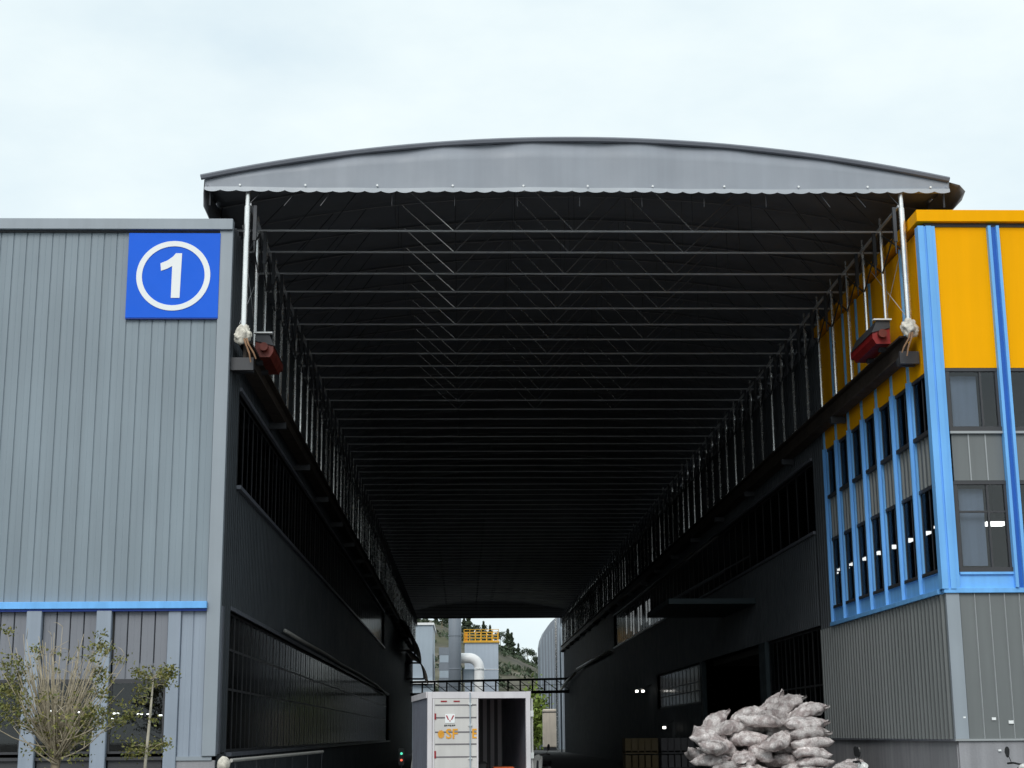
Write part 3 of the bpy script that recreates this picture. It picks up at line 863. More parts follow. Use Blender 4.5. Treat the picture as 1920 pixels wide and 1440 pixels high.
t = far_thing('drain_column', 'pale steel column at the right edge of the far opening', 'column', (9.0, 150, 0))
B(8.75, 8.9, 149, 149.2, 0, 13).build('shaft', 'galvanised', t)
B(9.1, 9.24, 148, 148.2, 0, 13).build('downpipe', 'pale_blue_grey', t)
t = far_thing('beige_cabinet', 'tall beige tarp-covered cabinet standing past the far opening', 'cabinet', (9.0, 160, 0))
B(8.05, 9.45, 160, 161.3, .3, 4.1).build('body', 'beige', t, bevel=.08)
B(8.02, 9.48, 159.97, 161.33, 3.75, 3.85).build('strap', 'dark_steel', t)
B(8.1, 9.4, 160.1, 161.2, 0, .3).build('base', 'dark_steel', t)
for xx in (8.75, 8.95): MB().bar((xx, 160.6, 4.1), (xx, 160.6, 6), .05).build('hose', 'black_frame', t)

# hill
rows = []
for j in range(40):
    yy = 260 + j * 12
    r_ = []
    for i in range(70):
        xx = -300 + i * 9
        ridge = 46 * math.exp(-((xx + 20) / 62.0) ** 2)
        prof = 1 / (1 + math.exp(-(yy - 395) / 42))
        hz = (ridge - 4) * prof - 3 * (1 - prof)
        hz += 3.0 * noise.noise(Vector((xx * .03, yy * .03, 0))) * prof + 1.2 * noise.noise(Vector((xx * .11, yy * .11, 4))) * prof
        r_.append((xx, yy, hz))
    rows.append(r_)
hill = MB().sheet(rows).build('hill', 'hill_soil', None, smooth=True)
tag(hill, kind='structure')
from mathutils.bvhtree import BVHTree
hb = BVHTree.FromPolygons([v.co.copy() for v in hill.data.vertices], [tuple(p.vertices) for p in hill.data.polygons])
def hill_z(x, y):
    h = hb.ray_cast(Vector((x, y, 500)), Vector((0, 0, -1)))
    return h[0].z if h[0] else 0
def leaf_cloud(n, fn, size, rnd):
    m = MB()
    for _ in range(n):
        c, sc = fn(rnd)
        a = Vector((rnd.uniform(-1, 1), rnd.uniform(-1, 1), rnd.uniform(-1, 1))).normalized()
        b = a.orthogonal().normalized()
        b.rotate(Matrix.Rotation(rnd.uniform(0, 6.28), 3, a))
        d = a.cross(b)
        s_ = size * sc * rnd.uniform(.6, 1.4)
        m.add([c - b * s_ * .5, c + d * s_ * .3, c + b * s_ * .6, c - d * s_ * .3], [(0, 1, 2, 3)])
    return m
rnd = random.Random(5)
def conifer(h):
    t = thing('hill_tree', 'x', 'tree', (0, 0, 0), 'trees along the hill crest')
    MB().bar((0, 0, 0), (0, 0, h * .9), h * .025, .02, 6).build('trunk', 'bark', t)
    def fn(r_):
        u = r_.random() ** .7
        z = h * (1 - u * .88)
        rad = h * .24 * u ** .9 * (0.65 + .5 * r_.random()) * (.7 + .3 * math.sin(z * 3))
        a = r_.uniform(0, 6.28)
        return Vector((rad * math.cos(a), rad * math.sin(a), z - rad * .25)), 1
    leaf_cloud(700, fn, h * .09, rnd).build('crown', 'far_leaf', t)
    return t
def broad(h):
    t = thing('hill_tree', 'x', 'tree', (0, 0, 0), 'trees along the hill crest')
    MB().bar((0, 0, 0), (0, 0, h * .7), h * .03, .02, 6).build('trunk', 'bark', t)
    cl = [(Vector((rnd.uniform(-.28, .28), rnd.uniform(-.28, .28), rnd.uniform(.4, .85))) * h, rnd.uniform(.13, .24) * h) for _ in range(9)]
    def fn(r_):
        c, q_ = r_.choice(cl)
        d = Vector((r_.gauss(0, 1), r_.gauss(0, 1), r_.gauss(0, 1))).normalized() * q_ * r_.random() ** .4
        return c + d, 1
    leaf_cloud(700, fn, h * .08, rnd).build('crown', 'far_leaf', t)
    return t
protos = [conifer(9), conifer(7.5), broad(8), broad(6.5)]
spots = []
for k in range(24):
    spots.append((-20 + k * 2.2 + rnd.uniform(-.8, .8), 478 + rnd.uniform(-14, 14)))
spots.sort()
count = 'first second third fourth fifth sixth seventh eighth ninth tenth eleventh twelfth thirteenth fourteenth fifteenth sixteenth seventeenth eighteenth nineteenth twentieth twenty-first twenty-second twenty-third twenty-fourth'.split()
words = ['pointed', 'slim', 'rounded', 'bushy']
for k, (xx, yy) in enumerate(spots):
    p = protos[k % 4 if k % 5 else 0]
    o = copy_tree(p)
    o.location = (xx, yy, hill_z(xx, yy) - .4)
    o.rotation_euler.z = rnd.uniform(0, 6)
    sk = rnd.uniform(.6, .85)
    o.scale = (sk * 1.15, sk * 1.15, sk)
    o['label'] = '%s dark tree, %s from the left along the hill crest' % (words[k % 4 if k % 5 else 0], count[k])
for p in protos: drop(p)
# scrub on the hill face
def fn(r_):
    for _ in range(30):
        xx, yy = r_.uniform(-60, 70), r_.uniform(330, 490)
        if noise.noise(Vector((xx * .09, yy * .06, 9))) > .02: break
    return Vector((xx, yy, hill_z(xx, yy) + r_.uniform(.1, .9))), 1
sc_ = leaf_cloud(9000, fn, 1.1, rnd).build('hill_scrub', 'far_leaf')
tag(sc_, 'low green scrub scattered over the brown hillside', 'scrub', kind='stuff')
# bushes right of the truck
t = thing('roadside_bush', 'bright green bush seen past the far opening beside the truck', 'bush', (7.5, 166, 0))
MB().bar((7.5, 166, 0), (7.5, 166, 4), .12, .04, 6).build('stem', 'bark', t)
leaf_cloud(1500, lambda r_: (Vector((7.5 + r_.gauss(0, .6), 166 + r_.gauss(0, .6), abs(r_.gauss(3.2, 1.3)))), 1), .5, rnd).build('crown', 'lime_leaf', t)

# ================================================================== TRUCK
TK = thing('box_truck', 'small white box truck with its right rear door open', 'truck', (0.268, 27.0, 0), rotz=R(6.3))
W, L_, Z0, Z1 = 0.875, 3.3, 0.72, 2.32
def tb(nm, m, *a, parent=TK, bevel=0): return B(*a).build(nm, m, parent, bevel=bevel, local=True)
# box shell
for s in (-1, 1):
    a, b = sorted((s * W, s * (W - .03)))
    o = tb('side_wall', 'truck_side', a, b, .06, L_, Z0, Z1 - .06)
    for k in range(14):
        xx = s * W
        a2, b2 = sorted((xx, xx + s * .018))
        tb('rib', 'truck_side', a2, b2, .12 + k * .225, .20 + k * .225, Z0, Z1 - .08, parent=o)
    a, b = sorted((s * (W + .01), s * (W - .07)))
    tb('corner_post', 'truck_frame', a, b, -.02, .06, Z0 - .02, Z1, bevel=.006)
tb('roof', 'truck_frame', -W - .012, W + .012, .06, L_, Z1 - .06, Z1)
tb('rear_header', 'truck_frame', -W + .07, W - .07, -.02, .06, Z1 - .11, Z1)
tb('roof_edge', 'truck_frame', -W - .03, -W - .012, .06, L_, Z1 - .10, Z1 + .005)
tb('roof_edge', 'truck_frame', W + .012, W + .03, .06, L_, Z1 - .10, Z1 + .005)
tb('floor', 'truck_inner', -W + .03, W - .03, .0, L_, Z0, Z0 + .05)
o = tb('bulkhead', 'groove', -W + .03, W - .03, L_ - .05, L_ - .02, Z0 + .05, Z1 - .06)
for k in range(12): tb('rib', 'truck_inner', -W + .06 + k * .142, -W + .13 + k * .142, L_ - .09, L_ - .05, Z0 + .05, Z1 - .06, parent=o)
# left door
DR = tb('rear_door', 'truck_white', -W + .075, -.02, -.015, .02, Z0, Z1 - .115)
for zz in (2.11, 1.90, 1.66, 1.46, 1.25, 1.05, .88):
    tb('door_groove', 'groove', -W + .12, -.05, -.019, -.0155, zz - .024, zz, parent=DR)
tb('door_edge', 'truck_frame', -W + .077, -W + .105, -.03, -.0155, Z0, Z1 - .12, parent=DR)
tb('door_edge', 'truck_frame', -.045, -.02, -.03, -.0155, Z0, Z1 - .12, parent=DR)
MB().bar((-.16, -.045, Z0 - .05), (-.16, -.045, Z1 - .02), .011, n=8).build('locking_rod', 'pale_blue_grey', DR, local=True)
for zz in (1.2, 1.75, 2.1): tb('rod_guide', 'galvanised', -.19, -.13, -.05, -.0157, zz, zz + .03, parent=DR)
for xx in (-.66, -.44): tb('reflector', 'reflector_red', xx, xx + .105, -.024, -.0155, 2.150, 2.172, parent=DR)
tb('reflector', 'reflector_red', -W + .105, -W + .135, -.028, -.0157, 1.86, 1.96, parent=DR)
tb('reflector', 'reflector_red', -W + .105, -W + .135, -.028, -.0157, 1.22, 1.34, parent=DR)
tb('emblem_plate', 'sign_white', -.585, -.42, -.024, -.0195, 1.80, 1.95, parent=DR)
def flat(nm, poly, y0, y1, m): return MB().prism(poly, lambda a, b, d: (a, d, b), y0, y1).build(nm, m, DR, local=True)
for s in (-1, 1):
    cx_ = -.5025
    flat('emblem', [(cx_ + s * .016, 1.855), (cx_ + s * .034, 1.848), (cx_ + s * .072, 1.925), (cx_ + s * .048, 1.925)], -.0265, -.0245, 'logo_red')
flat('emblem', [(-.515, 1.825), (-.49, 1.825), (-.4965, 1.85), (-.5085, 1.85)], -.0265, -.0245, 'logo_red')
for k in range(6): tb('maker_lettering', 'ink', -.600 + k * .033, -.600 + k * .033 + (.022 if k % 2 else .026), -.0185, -.0158, 1.742 + .004 * (k % 3), 1.772, parent=DR)
# SF lettering
def text(body, x_, z_, size, m, parent, y_=-.0225):
    cu = bpy.data.curves.new('lettering', 'FONT')
    cu.body = body
    cu.size = size
    cu.extrude = .0015
    cu.offset = .004
    tmp = bpy.data.objects.new('lettering', cu)
    col.objects.link(tmp)
    dg = bpy.context.evaluated_depsgraph_get()
    me = bpy.data.meshes.new_from_object(tmp.evaluated_get(dg))
    bpy.data.objects.remove(tmp)
    me.transform(Matrix.Translation((x_, y_, z_)) @ Matrix.Rotation(math.pi / 2, 4, 'X'))
    me.materials.clear(); me.materials.append(MATS[m])
    o = bpy.data.objects.new('lettering', me)
    col.objects.link(o); o.parent = parent
    return o
text('SF', -.575, 1.545, .225, 'logo_orange', DR)
text('E', -.135, 1.545, .225, 'logo_orange', DR)
q = MB()
for k in range(9):
    a = 6.28 * k / 9
    q.add([(-.655, -.0235, 1.615), (-.655 + .062 * math.cos(a), -.0235, 1.615 + .075 * math.sin(a)), (-.655 + .05 * math.cos(a + .42), -.0235, 1.615 + .06 * math.sin(a + .42)), (-.655 + .062 * math.cos(a + .6), -.0235, 1.615 + .075 * math.sin(a + .6))], [(0, 1, 2, 3)])
q.build('round_logo', 'logo_orange', DR, local=True)
# open right door folded round against the right side
OD = tb('open_door', 'truck_white', W + .035, W + .07, .10, .90, Z0, Z1 - .115)
tb('hinge', 'galvanised', W + .005, W + .07, .04, .10, 1.2, 1.3, parent=OD)
tb('hinge', 'galvanised', W + .005, W + .07, .04, .10, 1.9, 2.0, parent=OD)
# chassis, wheels, cab (hidden below and beyond)
tb('chassis', 'dark_steel', -.4, .4, .05, L_ + 1.4, .48, .70)
tb('rear_bumper', 'truck_frame', -.8, .8, -.03, .05, .42, .54)
for s in (-1, 1):
    for yy in (.75, L_ + .75):
        wh = MB().bar((s * .62, yy, .3), (s * .84, yy, .3), .30, n=24).build('wheel', 'rubber', TK, local=True)
        MB().bar((s * .845, yy, .3), (s * .855, yy, .3), .17, n=16).build('rim', 'galvanised', wh, local=True)
    tb('tail_light', 'reflector_red', min(s * .55, s * .75), max(s * .55, s * .75), -.05, -.03, .55, .63)
prof = [(L_ + .1, .45), (L_ + 1.6, .45), (L_ + 1.65, 1.0), (L_ + 1.4, 1.15), (L_ + 1.0, 1.85), (L_ + .1, 1.9)]
CB = MB().prism(prof, lambda a, b, d: (d, a, b), -.78, .78).build('cab', 'scooter_white', TK, local=True, bevel=.02)
MB().add([(-.7, L_ + 1.41, 1.17), (.7, L_ + 1.41, 1.17), (.66, L_ + 1.03, 1.84), (-.66, L_ + 1.03, 1.84)], [(0, 1, 2, 3)]).build('windscreen', 'dark_glass', CB, local=True)
# load in the truck
tag(B(.45, .95, 27.5, 28.3, .775, 1.05).build('orange_bundle', 'orange_cloth', None, bevel=.08), 'orange bundle lying on the floor of the open truck', 'bundle')
tag(B(.10, .43, 27.6, 28.4, .775, 1.14).build('dark_parcel', 'black_plastic', None, bevel=.04), 'dark parcel lying in the open truck behind the white door', 'parcel')

# ================================================================== SACKS
def sack_mesh(i, tied):
    rs = random.Random(100 + i)
    nu, nv = 34, 22
    Ln, Wd, Th = rs.uniform(.40, .46), rs.uniform(.25, .30), rs.uniform(.105, .13)
    seed = Vector((i * 7.3, i * 3.1, 0))
    def pt(u, v, s):
        th = max(0, (1 - abs(u) ** 3.2)) ** .55 * max(0, (1 - abs(v) ** 3.0)) ** .55
        pin = 1 - .10 * (1 - abs(u)) ** 0 * abs(v) ** 2 * (1 - u * u)
        x_ = u * Ln * (1 - .07 * (1 - v * v) * abs(u))
        y_ = v * Wd * (1 - .08 * (1 - u * u) * abs(v)) * (1 + .05 * noise.noise(Vector((u * 2, 1, 0)) + seed))
        if tied and u > .62:
            k = (u - .62) / .38
            y_ *= 1 - .72 * math.sin(min(1, k * 1.7) * math.pi / 2) + .45 * max(0, k - .6)
            th = th * (1 - .55 * k) + .12 * k
            x_ += .06 * k
        z_ = s * Th * th
        rg = lambda p: .5 - abs(noise.noise(p + seed)) * 1.6
        w_ = .040 * noise.noise(Vector((u * 2.6, v * 2.4, s * 2)) + seed) + .024 * rg(Vector((u * 3.0 + v, v * 2.4 - u, s))) + .015 * noise.noise(Vector((u * 3 + v * 7, v * 4, s * 3)) + seed) + .007 * noise.noise(Vector((u * 11, v * 9, s)) + seed)
        sagz = -.03 * u * u + .02 * math.sin(3 * u + i)
        e = max(abs(u), abs(v))
        return (x_, y_, z_ + s * w_ * min(1, (1 - e) * 5) + sagz + (.05 * (abs(u) * abs(v)) ** 4))
    m = MB()
    for s in (1, -1):
        m.sheet([[pt(-1 + 2 * a / nu, -1 + 2 * b / nv, s) for b in range(nv + 1)] for a in range(nu + 1)])
    o = m.build('sack', 'sack', None)
    bm = bmesh.new(); bm.from_mesh(o.data)
    bmesh.ops.remove_doubles(bm, verts=bm.verts[:], dist=.004)
    bmesh.ops.recalc_face_normals(bm, faces=bm.faces[:])
    bm.to_mesh(o.data); bm.free()
    for p in o.data.polygons: p.use_smooth = True
    return o
variants = [sack_mesh(i, i % 3 == 1) for i in range(8)]
rs = random.Random(21)
def height(xx):
    pts = [(5.15, .5), (5.4, 1.62), (5.75, 1.72), (6.3, 1.92), (6.8, 2.10), (7.25, 2.25), (7.3, .3), (9.05, .3)]
    for (a, b), (c, d) in zip(pts, pts[1:]):
        if a <= xx <= c: return b + (d - b) * (xx - a) / (c - a)
    return .4
ordi = ['lowest', 'second', 'third', 'fourth', 'fifth', 'sixth', 'seventh', 'eighth', 'ninth', 'tenth', 'eleventh', 'twelfth', 'thirteenth']
sacks = []
lay = .222
for k in range(10):
    z = .13 + lay * k
    for row, (yb, nmr) in enumerate(((34.4, 'front'), (35.25, 'back'))):
        y = yb + k * .13
        xx = 5.52 + rs.uniform(-.1, .12) + (.25 if k % 2 else 0)
        idx = 0
        while xx < 8.95:
            if z + .10 <= height(xx) and not (row == 1 and z < 1.0):
                idx += 1
                neat = xx > 7.9
                v = rs.choice(variants)
                o = v.copy(); col.objects.link(o)
                rz = (R(90) + rs.uniform(-.5, .5) if rs.random() < .45 else rs.uniform(-.7, .7)) if not neat else rs.uniform(-.18, .18)
                o.rotation_euler = Euler((rs.uniform(-.3, .6) * (0.35 if neat else 1), rs.uniform(-.45, .45) * (.3 if neat else 1), rz + (math.pi if rs.random() < .5 else 0)))
                o.location = (xx + rs.uniform(-.06, .06), y + rs.uniform(-.12, .12), z + rs.uniform(-.03, .04))
                s_ = rs.uniform(.88, 1.18)
                o.scale = (s_, s_, s_ * rs.uniform(.95, 1.15))
                sacks.append((o, 'dusty woven sack, %s from left, %s layer of the heap%s' % (ordi[idx - 1].replace('lowest', 'first'), ordi[k], '' if row == 0 else ', rear row')))
            xx += rs.uniform(.58, .76)
for k in range(9):
    for row in (0, 1):
        o = rs.choice(variants).copy(); col.objects.link(o)
        o.location = (7.66 + rs.uniform(-.05, .05) - .015 * k, 34.45 + .72 * row + .03 * k + rs.uniform(-.04, .04), .13 + .208 * k)
        o.rotation_euler = (rs.uniform(-.06, .1), rs.uniform(-.08, .08), rs.uniform(-.14, .14) + (math.pi if rs.random() < .5 else 0))
        o.scale = (1.05, 1.15, 1.02)
        sacks.append((o, 'dusty sack lying flat in the neat right stack, %s from the ground%s' % (ordi[k].replace('lowest', 'first'), '' if row == 0 else ', rear column')))
# loose sacks on top with their tied ends standing up
for (xx, yy, z, rz, ry, vi, lb) in ((5.62, 35.6, 1.80, .4, -.65, 1, 'dusty white sack with ears standing up at the left shoulder of the heap'),
                                  (6.95, 35.9, 2.14, -.3, -.8, 4, 'greyish sack standing on end just left of the heap top'),
                                  (7.35, 35.7, 2.22, .35, -.42, 7, 'topmost sack of the heap, tied end pointing up to the right'),
                                  (7.72, 35.3, 2.06, .15, -.26, 1, 'sack slumped right of the heap top with its tied end out'),
                                  (6.4, 35.6, 2.0, .2, -.30, 2, 'plump sack lying on the left slope below the heap top'),
                                  (5.98, 35.3, 1.72, .7, -.2, 3, 'sack filling the hollow behind the left shoulder of the heap'),
                                  (6.62, 35.0, 1.86, -.6, .15, 6, 'sack lying crosswise on the middle slope of the heap'),
                                  (5.5, 34.7, 1.30, 1.2, .1, 0, 'sack bulging outward at the left face of the heap'),
                                  (6.9, 34.6, 1.42, .9, -.3, 5, 'crumpled sack wedged upright in the middle of the heap'),
                                  (8.15, 33.6, .86, .9, -.25, 4, 'crumpled sack sliding off the right foot of the heap'),
                                  (8.30, 33.1, .62, .5, -.1, 5, 'crumpled sack lying lowest at the right foot of the heap')):
    o = variants[vi].copy(); col.objects.link(o)
    o.location = (xx, yy, z); o.rotation_euler = (rs.uniform(-.2, .3), ry, rz)
    o.scale = (1.05, 1.05, 1.1)
    sacks.append((o, lb))
for v in variants: bpy.data.objects.remove(v)
for o, lb in sacks: tag(o, lb, 'sack', 'sacks heaped against the right wall')

# ================================================================== SCOOTERS
def scooter(label, loc, rz, body):
    t = thing('motor_scooter', label, 'scooter', loc, 'parked scooters', 0)
    t.rotation_euler.z = rz
    ORG[t] = Vector((0, 0, 0))
    for yy in (0, 1.22):
        wm = MB()
        for k in range(28):
            a, b = 6.283 * k / 28, 6.283 * (k + 1) / 28
            wm.path([(0, yy + .20 * math.cos(a), .23 + .20 * math.sin(a)), (0, yy + .20 * math.cos(b), .23 + .20 * math.sin(b))], .045, 6)
        wh = wm.build('wheel', 'rubber', t)
        MB().bar((-.04, yy, .23), (.04, yy, .23), .13, n=16).build('rim', 'galvanised', wh)
    prof = [(.10, .30), (.16, .62), (.22, .95), (.30, .99), (.36, .85), (.30, .50), (.40, .33), (.85, .33), (.88, .55), (1.5, .66), (1.56, .60), (1.42, .40), (1.1, .26), (.2, .24)]
    MB().prism(prof, lambda a, b, d: (d, a, b), -.13, .13).build('body', body, t, bevel=.03)
    MB().prism([(.80, .66), (.86, .74), (1.2, .76), (1.55, .83), (1.58, .76), (1.5, .67)], lambda a, b, d: (d, a, b), -.13, .13).build('seat', 'black_plastic', t, bevel=.03)
    MB().bar((0, .02, .25), (0, .26, 1.0), .035).build('fork', 'dark_steel', t)
    MB().path([(-.33, .40, 1.02), (-.2, .32, 1.03), (0, .27, .99), (.2, .32, 1.03), (.33, .40, 1.02)], .018, 8).build('handlebar', 'black_plastic', t)
    hl = MB().path([(0, .16, .90), (0, .22, .92), (0, .34, .95)], [.075, .10, .08], 14).build('headlight', 'scooter_white', t)
    for s in (-1, 1):
        mi = MB().path([(s * .24, .33, 1.03), (s * .28, .33, 1.14), (s * .30, .34, 1.18)], .008, 6).build('mirror', 'black_plastic', t)
        MB().prism([(.06 * math.cos(a) * (1 if math.sin(a) > 0 else .8), .10 * math.sin(a)) for a in [6.283 * k / 12 for k in range(12)]], lambda a, b, d: (s * .305 + a * .6, .34 + d + a * .6, 1.22 + b), -.014, .014).build('mirror_head', 'black_plastic', mi)
    return t
scooter('white scooter parked before the sack heap by the right plinth, one mirror up', (8.05, 30.9, 0), R(80), 'scooter_white')
scooter('black scooter at the right picture edge before the grey plinth', (9.95, 28.2, 0), R(-35), 'black_plastic')
scooter('white scooter standing right of the box truck', (2.15, 47, 0.0), R(-15), 'scooter_white')

# ================================================================== GUARD RAIL, LEFT
GR = thing('guard_rail', 'pale pipe guard rail with a rounded padded end beside the grey hall corner', 'guard rail', (-4.4, 29.6, 0))
p0, p1 = Vector((-4.30, 29.6, 1.17)), Vector((-3.36, 38, 1.235))
MB().bar(p0, p1, .035, n=10).build('top_rail', 'pipe_pale', GR)
MB().bar(p0 - Vector((0, 0, .5)), p1 - Vector((0, 0, .5)), .025, n=8).build('mid_rail', 'dark_steel', GR)
for k in range(6):
    p = p0.lerp(p1, .04 + k * .19)
    MB().bar((p.x, p.y, 0), p, .016, n=8).build('post', 'dark_steel', GR)
bm = bmesh.new(); bmesh.ops.create_icosphere(bm, subdivisions=3, radius=1)
for v in bm.verts:
    k = 1 + .12 * noise.noise(v.co * 2.2)
    v.co = Vector((v.co.x * .12 * k, v.co.y * .14 * k, v.co.z * .15 * k))
me = bpy.data.meshes.new('padded_end'); bm.to_mesh(me); bm.free(); me.materials.append(MATS['rag'])
for p in me.polygons: p.use_smooth = True
o = bpy.data.objects.new('padded_end', me); col.objects.link(o); o.parent = GR; o.location = Vector((-4.42, 29.5, 1.10)) - ORG[GR]

# ================================================================== LAMPS INSIDE
def lamp(nm, label, loc, r, m='lamp_white', drop_=0.6):
    t = thing(nm, label, 'lamp', loc, 'lit lamps behind the glass')
    x_, y_, z_ = loc
    MB().bar((x_, y_, z_ - .03), (x_, y_, z_), r, r * .9, 14).build('bulb_disc', m, t)
    MB().bar((x_, y_, z_ + .003), (x_, y_, z_ + .12), r * 1.02, r * .3, 14).build('shade', 'dark_frame', t)
    MB().bar((x_, y_, z_ + .12), (x_, y_, z_ + drop_), .008, n=4).build('cord', 'black_frame', t)
for k, (xx, yy, zz, r_) in enumerate(((-9.4, 36.5, 2.22, .11), (-8.83, 36.5, 2.19, .08), (-7.55, 34.2, 2.12, .17), (-7.45, 33.6, 2.00, .13), (-7.72, 38, 2.16, .07), (-7.5, 38, 2.16, .06), (-7.1, 37.5, 2.12, .08))):
    lamp('pendant_lamp', 'small lit pendant lamp behind the hall window, %s from the left' % ordi[k].replace('lowest', 'first'), (xx, yy, zz), r_)
for k in range(9):
    t = thing('tube_lamp', 'lit ceiling tube lamp behind the lower blue-framed windows, %s from the corner' % ordi[k].replace('lowest', 'first'), 'lamp', (10.6, 33.6 + k * 1.3, 6.1), 'tube lamps in the office')
    yy = 33.6 + k * 1.3
    B(10.5, 10.72, yy, yy + .55, 6.02, 6.06).build('tube', 'lamp_white', t)
    B(10.45, 10.77, yy - .03, yy + .58, 6.061, 6.10).build('housing', 'dark_frame', t)
    MB().bar((10.6, yy + .3, 6.10), (10.6, yy + .3, 6.75), .01, n=4).build('hanger', 'dark_steel', t)
t = thing('tube_lamp', 'lit lamp seen in the right half of the front office window', 'lamp', (10.7, 31.2, 5.75), 'tube lamps in the office')
B(10.72, 11.08, 31.2, 31.35, 5.70, 5.78).build('tube', 'lamp_white', t)
B(10.70, 11.10, 31.18, 31.37, 5.782, 5.81).build('housing', 'dark_frame', t)
MB().bar((10.9, 31.27, 5.81), (10.9, 31.27, 6.75), .01, n=4).build('hanger', 'dark_steel', t)
for k, (xx, yy, zz) in enumerate(((8.6, 78, 3.65), (8.9, 78, 3.65), (8.9, 70, 1.85))):
    o = MB().bar((xx, yy, zz - .05), (xx, yy, zz + .05), .07, n=10).build('wall_light', 'lamp_white', None)
    tag(o, ('left one of a pair of small bright lights deep on the right wall', 'right one of a pair of small bright lights deep on the right wall', 'small bright light low on the right wall')[k], 'light', 'small lights deep in the lane')
    MB().bar((xx, yy, zz + .05), (XR, yy, zz + .35), .02, n=5).build('arm', 'dark_steel', o)
t = thing('signal_light', 'small post light with green over red lamp left of the truck', 'signal', (-1.75, 45, 0))
MB().bar((-1.75, 45, 0), (-1.75, 45, .8), .03).build('post', 'black_frame', t)
B(-1.83, -1.67, 45.0, 45.1, .78, 1.25).build('housing', 'black_frame', t)
MB().bar((-1.75, 44.99, 1.10), (-1.75, 44.97, 1.10), .035, n=10).build('green_lamp', 'signal_green', t)
MB().bar((-1.75, 44.99, .92), (-1.75, 44.97, .92), .032, n=10).build('red_lamp', 'signal_red', t)

# crates in the dark right side
for k in range(2):
    for j in range(3):
        x_, z_ = 4.9 + k * 1.1, j * .5
        m = MB().box(x_, x_ + 1.0, 48, 48.9, z_ + .05, z_ + .09)
        for sl in range(5):
            m.box(x_ + .2 * sl + .01, x_ + .2 * sl + .17, 48, 48.03, z_ + .05, z_ + .46).box(x_ + .2 * sl + .01, x_ + .2 * sl + .17, 48.87, 48.9, z_ + .05, z_ + .46)
        m.box(x_, x_ + .03, 48.031, 48.869, z_ + .05, z_ + .46).box(x_ + .97, x_ + 1.0, 48.031, 48.869, z_ + .05, z_ + .46)
        o = m.box(x_, x_ + 1.0, 48.031, 48.12, z_, z_ + .049).box(x_, x_ + 1.0, 48.78, 48.869, z_, z_ + .049).build('slatted_crate', 'crate_yellow' if k == 0 else 'crate_grey', None)
        tag(o, '%s slatted crate in the dark lane, %s of its stack' % ('brownish yellow' if k == 0 else 'grey', ('bottom', 'middle', 'topmost')[j]), 'crate', 'crates stacked in the lane')

# ================================================================== SHRUBBY TREE, LEFT
rt = random.Random(3)
def shrub(label, base, spec, name='pruned_tree'):
    t = thing(name, label, 'tree', base)
    return t
bx, by = -6.36, 25.0
PT = thing('pruned_tree', 'sparse tree with many upright bare tan shoots before the hall windows', 'tree', (bx, by, 0))
MB().path([(bx + .02, by, 0), (bx, by, .6), (bx + .01, by, 1.2), (bx, by, 1.5)], [.085, .075, .07, .075], 10).build('trunk', 'bark', PT, smooth=True)
stems = MB(); tips = []
for k in range(150):
    az = rt.uniform(0, 6.283)
    lean = abs(rt.gauss(0, .26)) + .0
    if k % 5 == 0: lean = rt.uniform(.6, 1.15)
    ln = rt.uniform(.9, 1.9) * (1 if lean < .6 else .72)
    st = Vector((bx + rt.uniform(-.08, .08), by + rt.uniform(-.08, .08), rt.uniform(1.2, 1.6)))
    pts = [st]; d = Vector((math.cos(az) * math.sin(lean + .35), math.sin(az) * math.sin(lean + .35), math.cos(lean + .35))).normalized()
    for s_ in range(6):
        pts.append(pts[-1] + d * ln / 6)
        d = (d + Vector((rt.gauss(0, .05) + .012, rt.gauss(0, .05), .10))).normalized()
    r0 = rt.uniform(.009, .017)
    stems.path(pts, [r0 * (1 - .12 * i) for i in range(7)], 5)
    for j in range(2, 7):
        if rt.random() < .42:
            e = pts[j] + Vector((rt.gauss(0, .10), rt.gauss(0, .10), rt.uniform(.02, .18)))
            stems.path([pts[j], (pts[j] + e) / 2 + Vector((0, 0, .02)), e], [.006, .005, .003], 4)
            tips.append((e, lean))
    tips.append((pts[-1], lean))
stems = stems.build('shoots', 'twig', PT, smooth=True)
tag(stems, kind='stuff')
cl = []
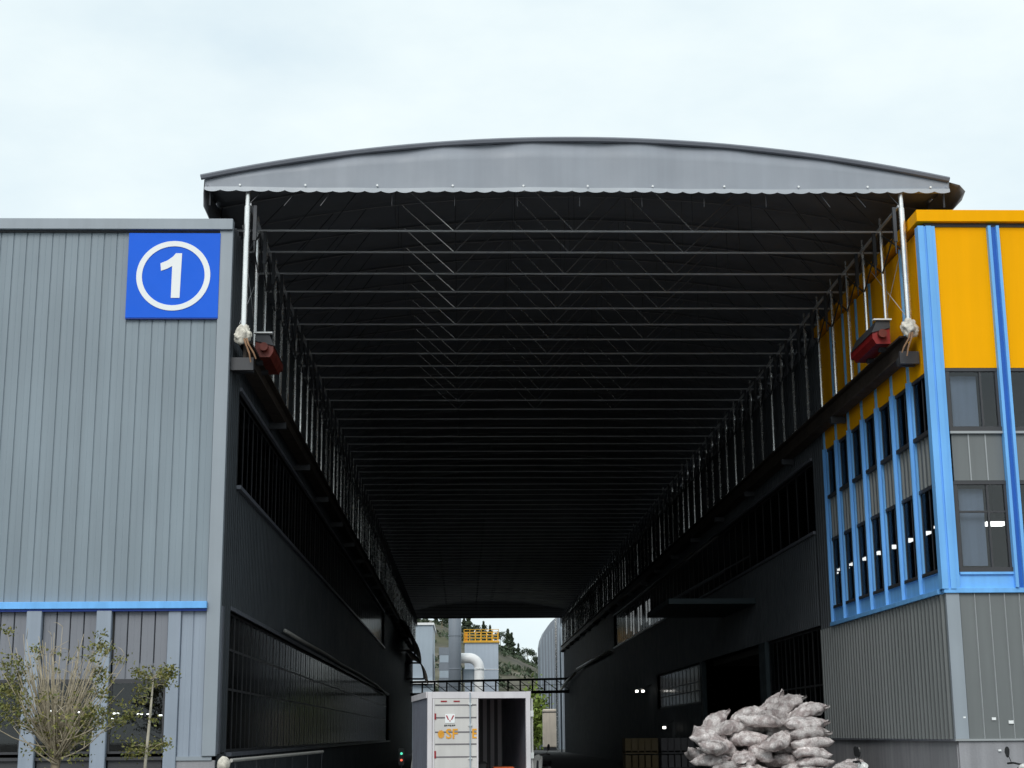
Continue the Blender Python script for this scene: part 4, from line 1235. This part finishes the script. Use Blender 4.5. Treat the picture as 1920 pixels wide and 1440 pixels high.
for p, lean in tips:
    if lean > .55 or p.x < bx - .55 or p.x > bx + .5:
        if rt.random() < .42: cl.append((p, .075, 46))
    elif rt.random() < .07: cl.append((p, .04, 12))
for _ in range(16): cl.append((Vector((bx + rt.gauss(0, .35), by + rt.gauss(0, .3), rt.uniform(1.2, 1.9))), .11, 26))
for _ in range(14): cl.append((Vector((bx - .85 + rt.gauss(0, .14), by + rt.gauss(0, .2), rt.uniform(2.0, 2.5))), .08, 36))
for _ in range(9): cl.append((Vector((bx + .75 + rt.gauss(0, .25), by + rt.gauss(0, .2), rt.uniform(1.85, 2.3))), .08, 34))
lm = MB()
for p, r_, n in cl:
    lm2 = leaf_cloud(n, lambda q_: (p + Vector((q_.gauss(0, r_), q_.gauss(0, r_), q_.gauss(0, r_ * .55))), 1), .05, rt)
    lm.add(lm2.v, lm2.f)
tag(lm.build('foliage', 'leaf', PT), kind='stuff')
# staked sapling
sxp, syp = -4.98, 25.2
SP_ = thing('staked_sapling', 'young tree with pale stem and leaf tufts before the end window', 'tree', (sxp, syp, 0))
MB().path([(sxp - .03, syp, 0), (sxp - .02, syp, 1.2), (sxp + .02, syp, 1.9), (sxp + .05, syp, 2.5)], [.028, .025, .022, .012], 8).build('trunk', 'stake', SP_, smooth=True)
br = MB(); lm = MB()
for k in range(16):
    z_ = rt.choice((1.35, 1.45, 2.2, 2.35, 2.5, 2.5))
    a = rt.uniform(0, 6.28); ln = rt.uniform(.15, .45)
    st = Vector((sxp, syp, z_)); e = st + Vector((math.cos(a) * ln, math.sin(a) * ln, rt.uniform(-.02, .2)))
    br.path([st, (st + e) / 2 + Vector((0, 0, .03)), e], [.007, .006, .003], 4)
    for _ in range(2):
        c = st.lerp(e, rt.uniform(.4, 1))
        l2 = leaf_cloud(36, lambda q_: (c + Vector((q_.gauss(0, .08), q_.gauss(0, .08), q_.gauss(0, .055))), 1), .05, rt)
        lm.add(l2.v, l2.f)
tag(br.build('branches', 'twig', SP_), kind='stuff')
tag(lm.build('foliage', 'leaf', SP_), kind='stuff')
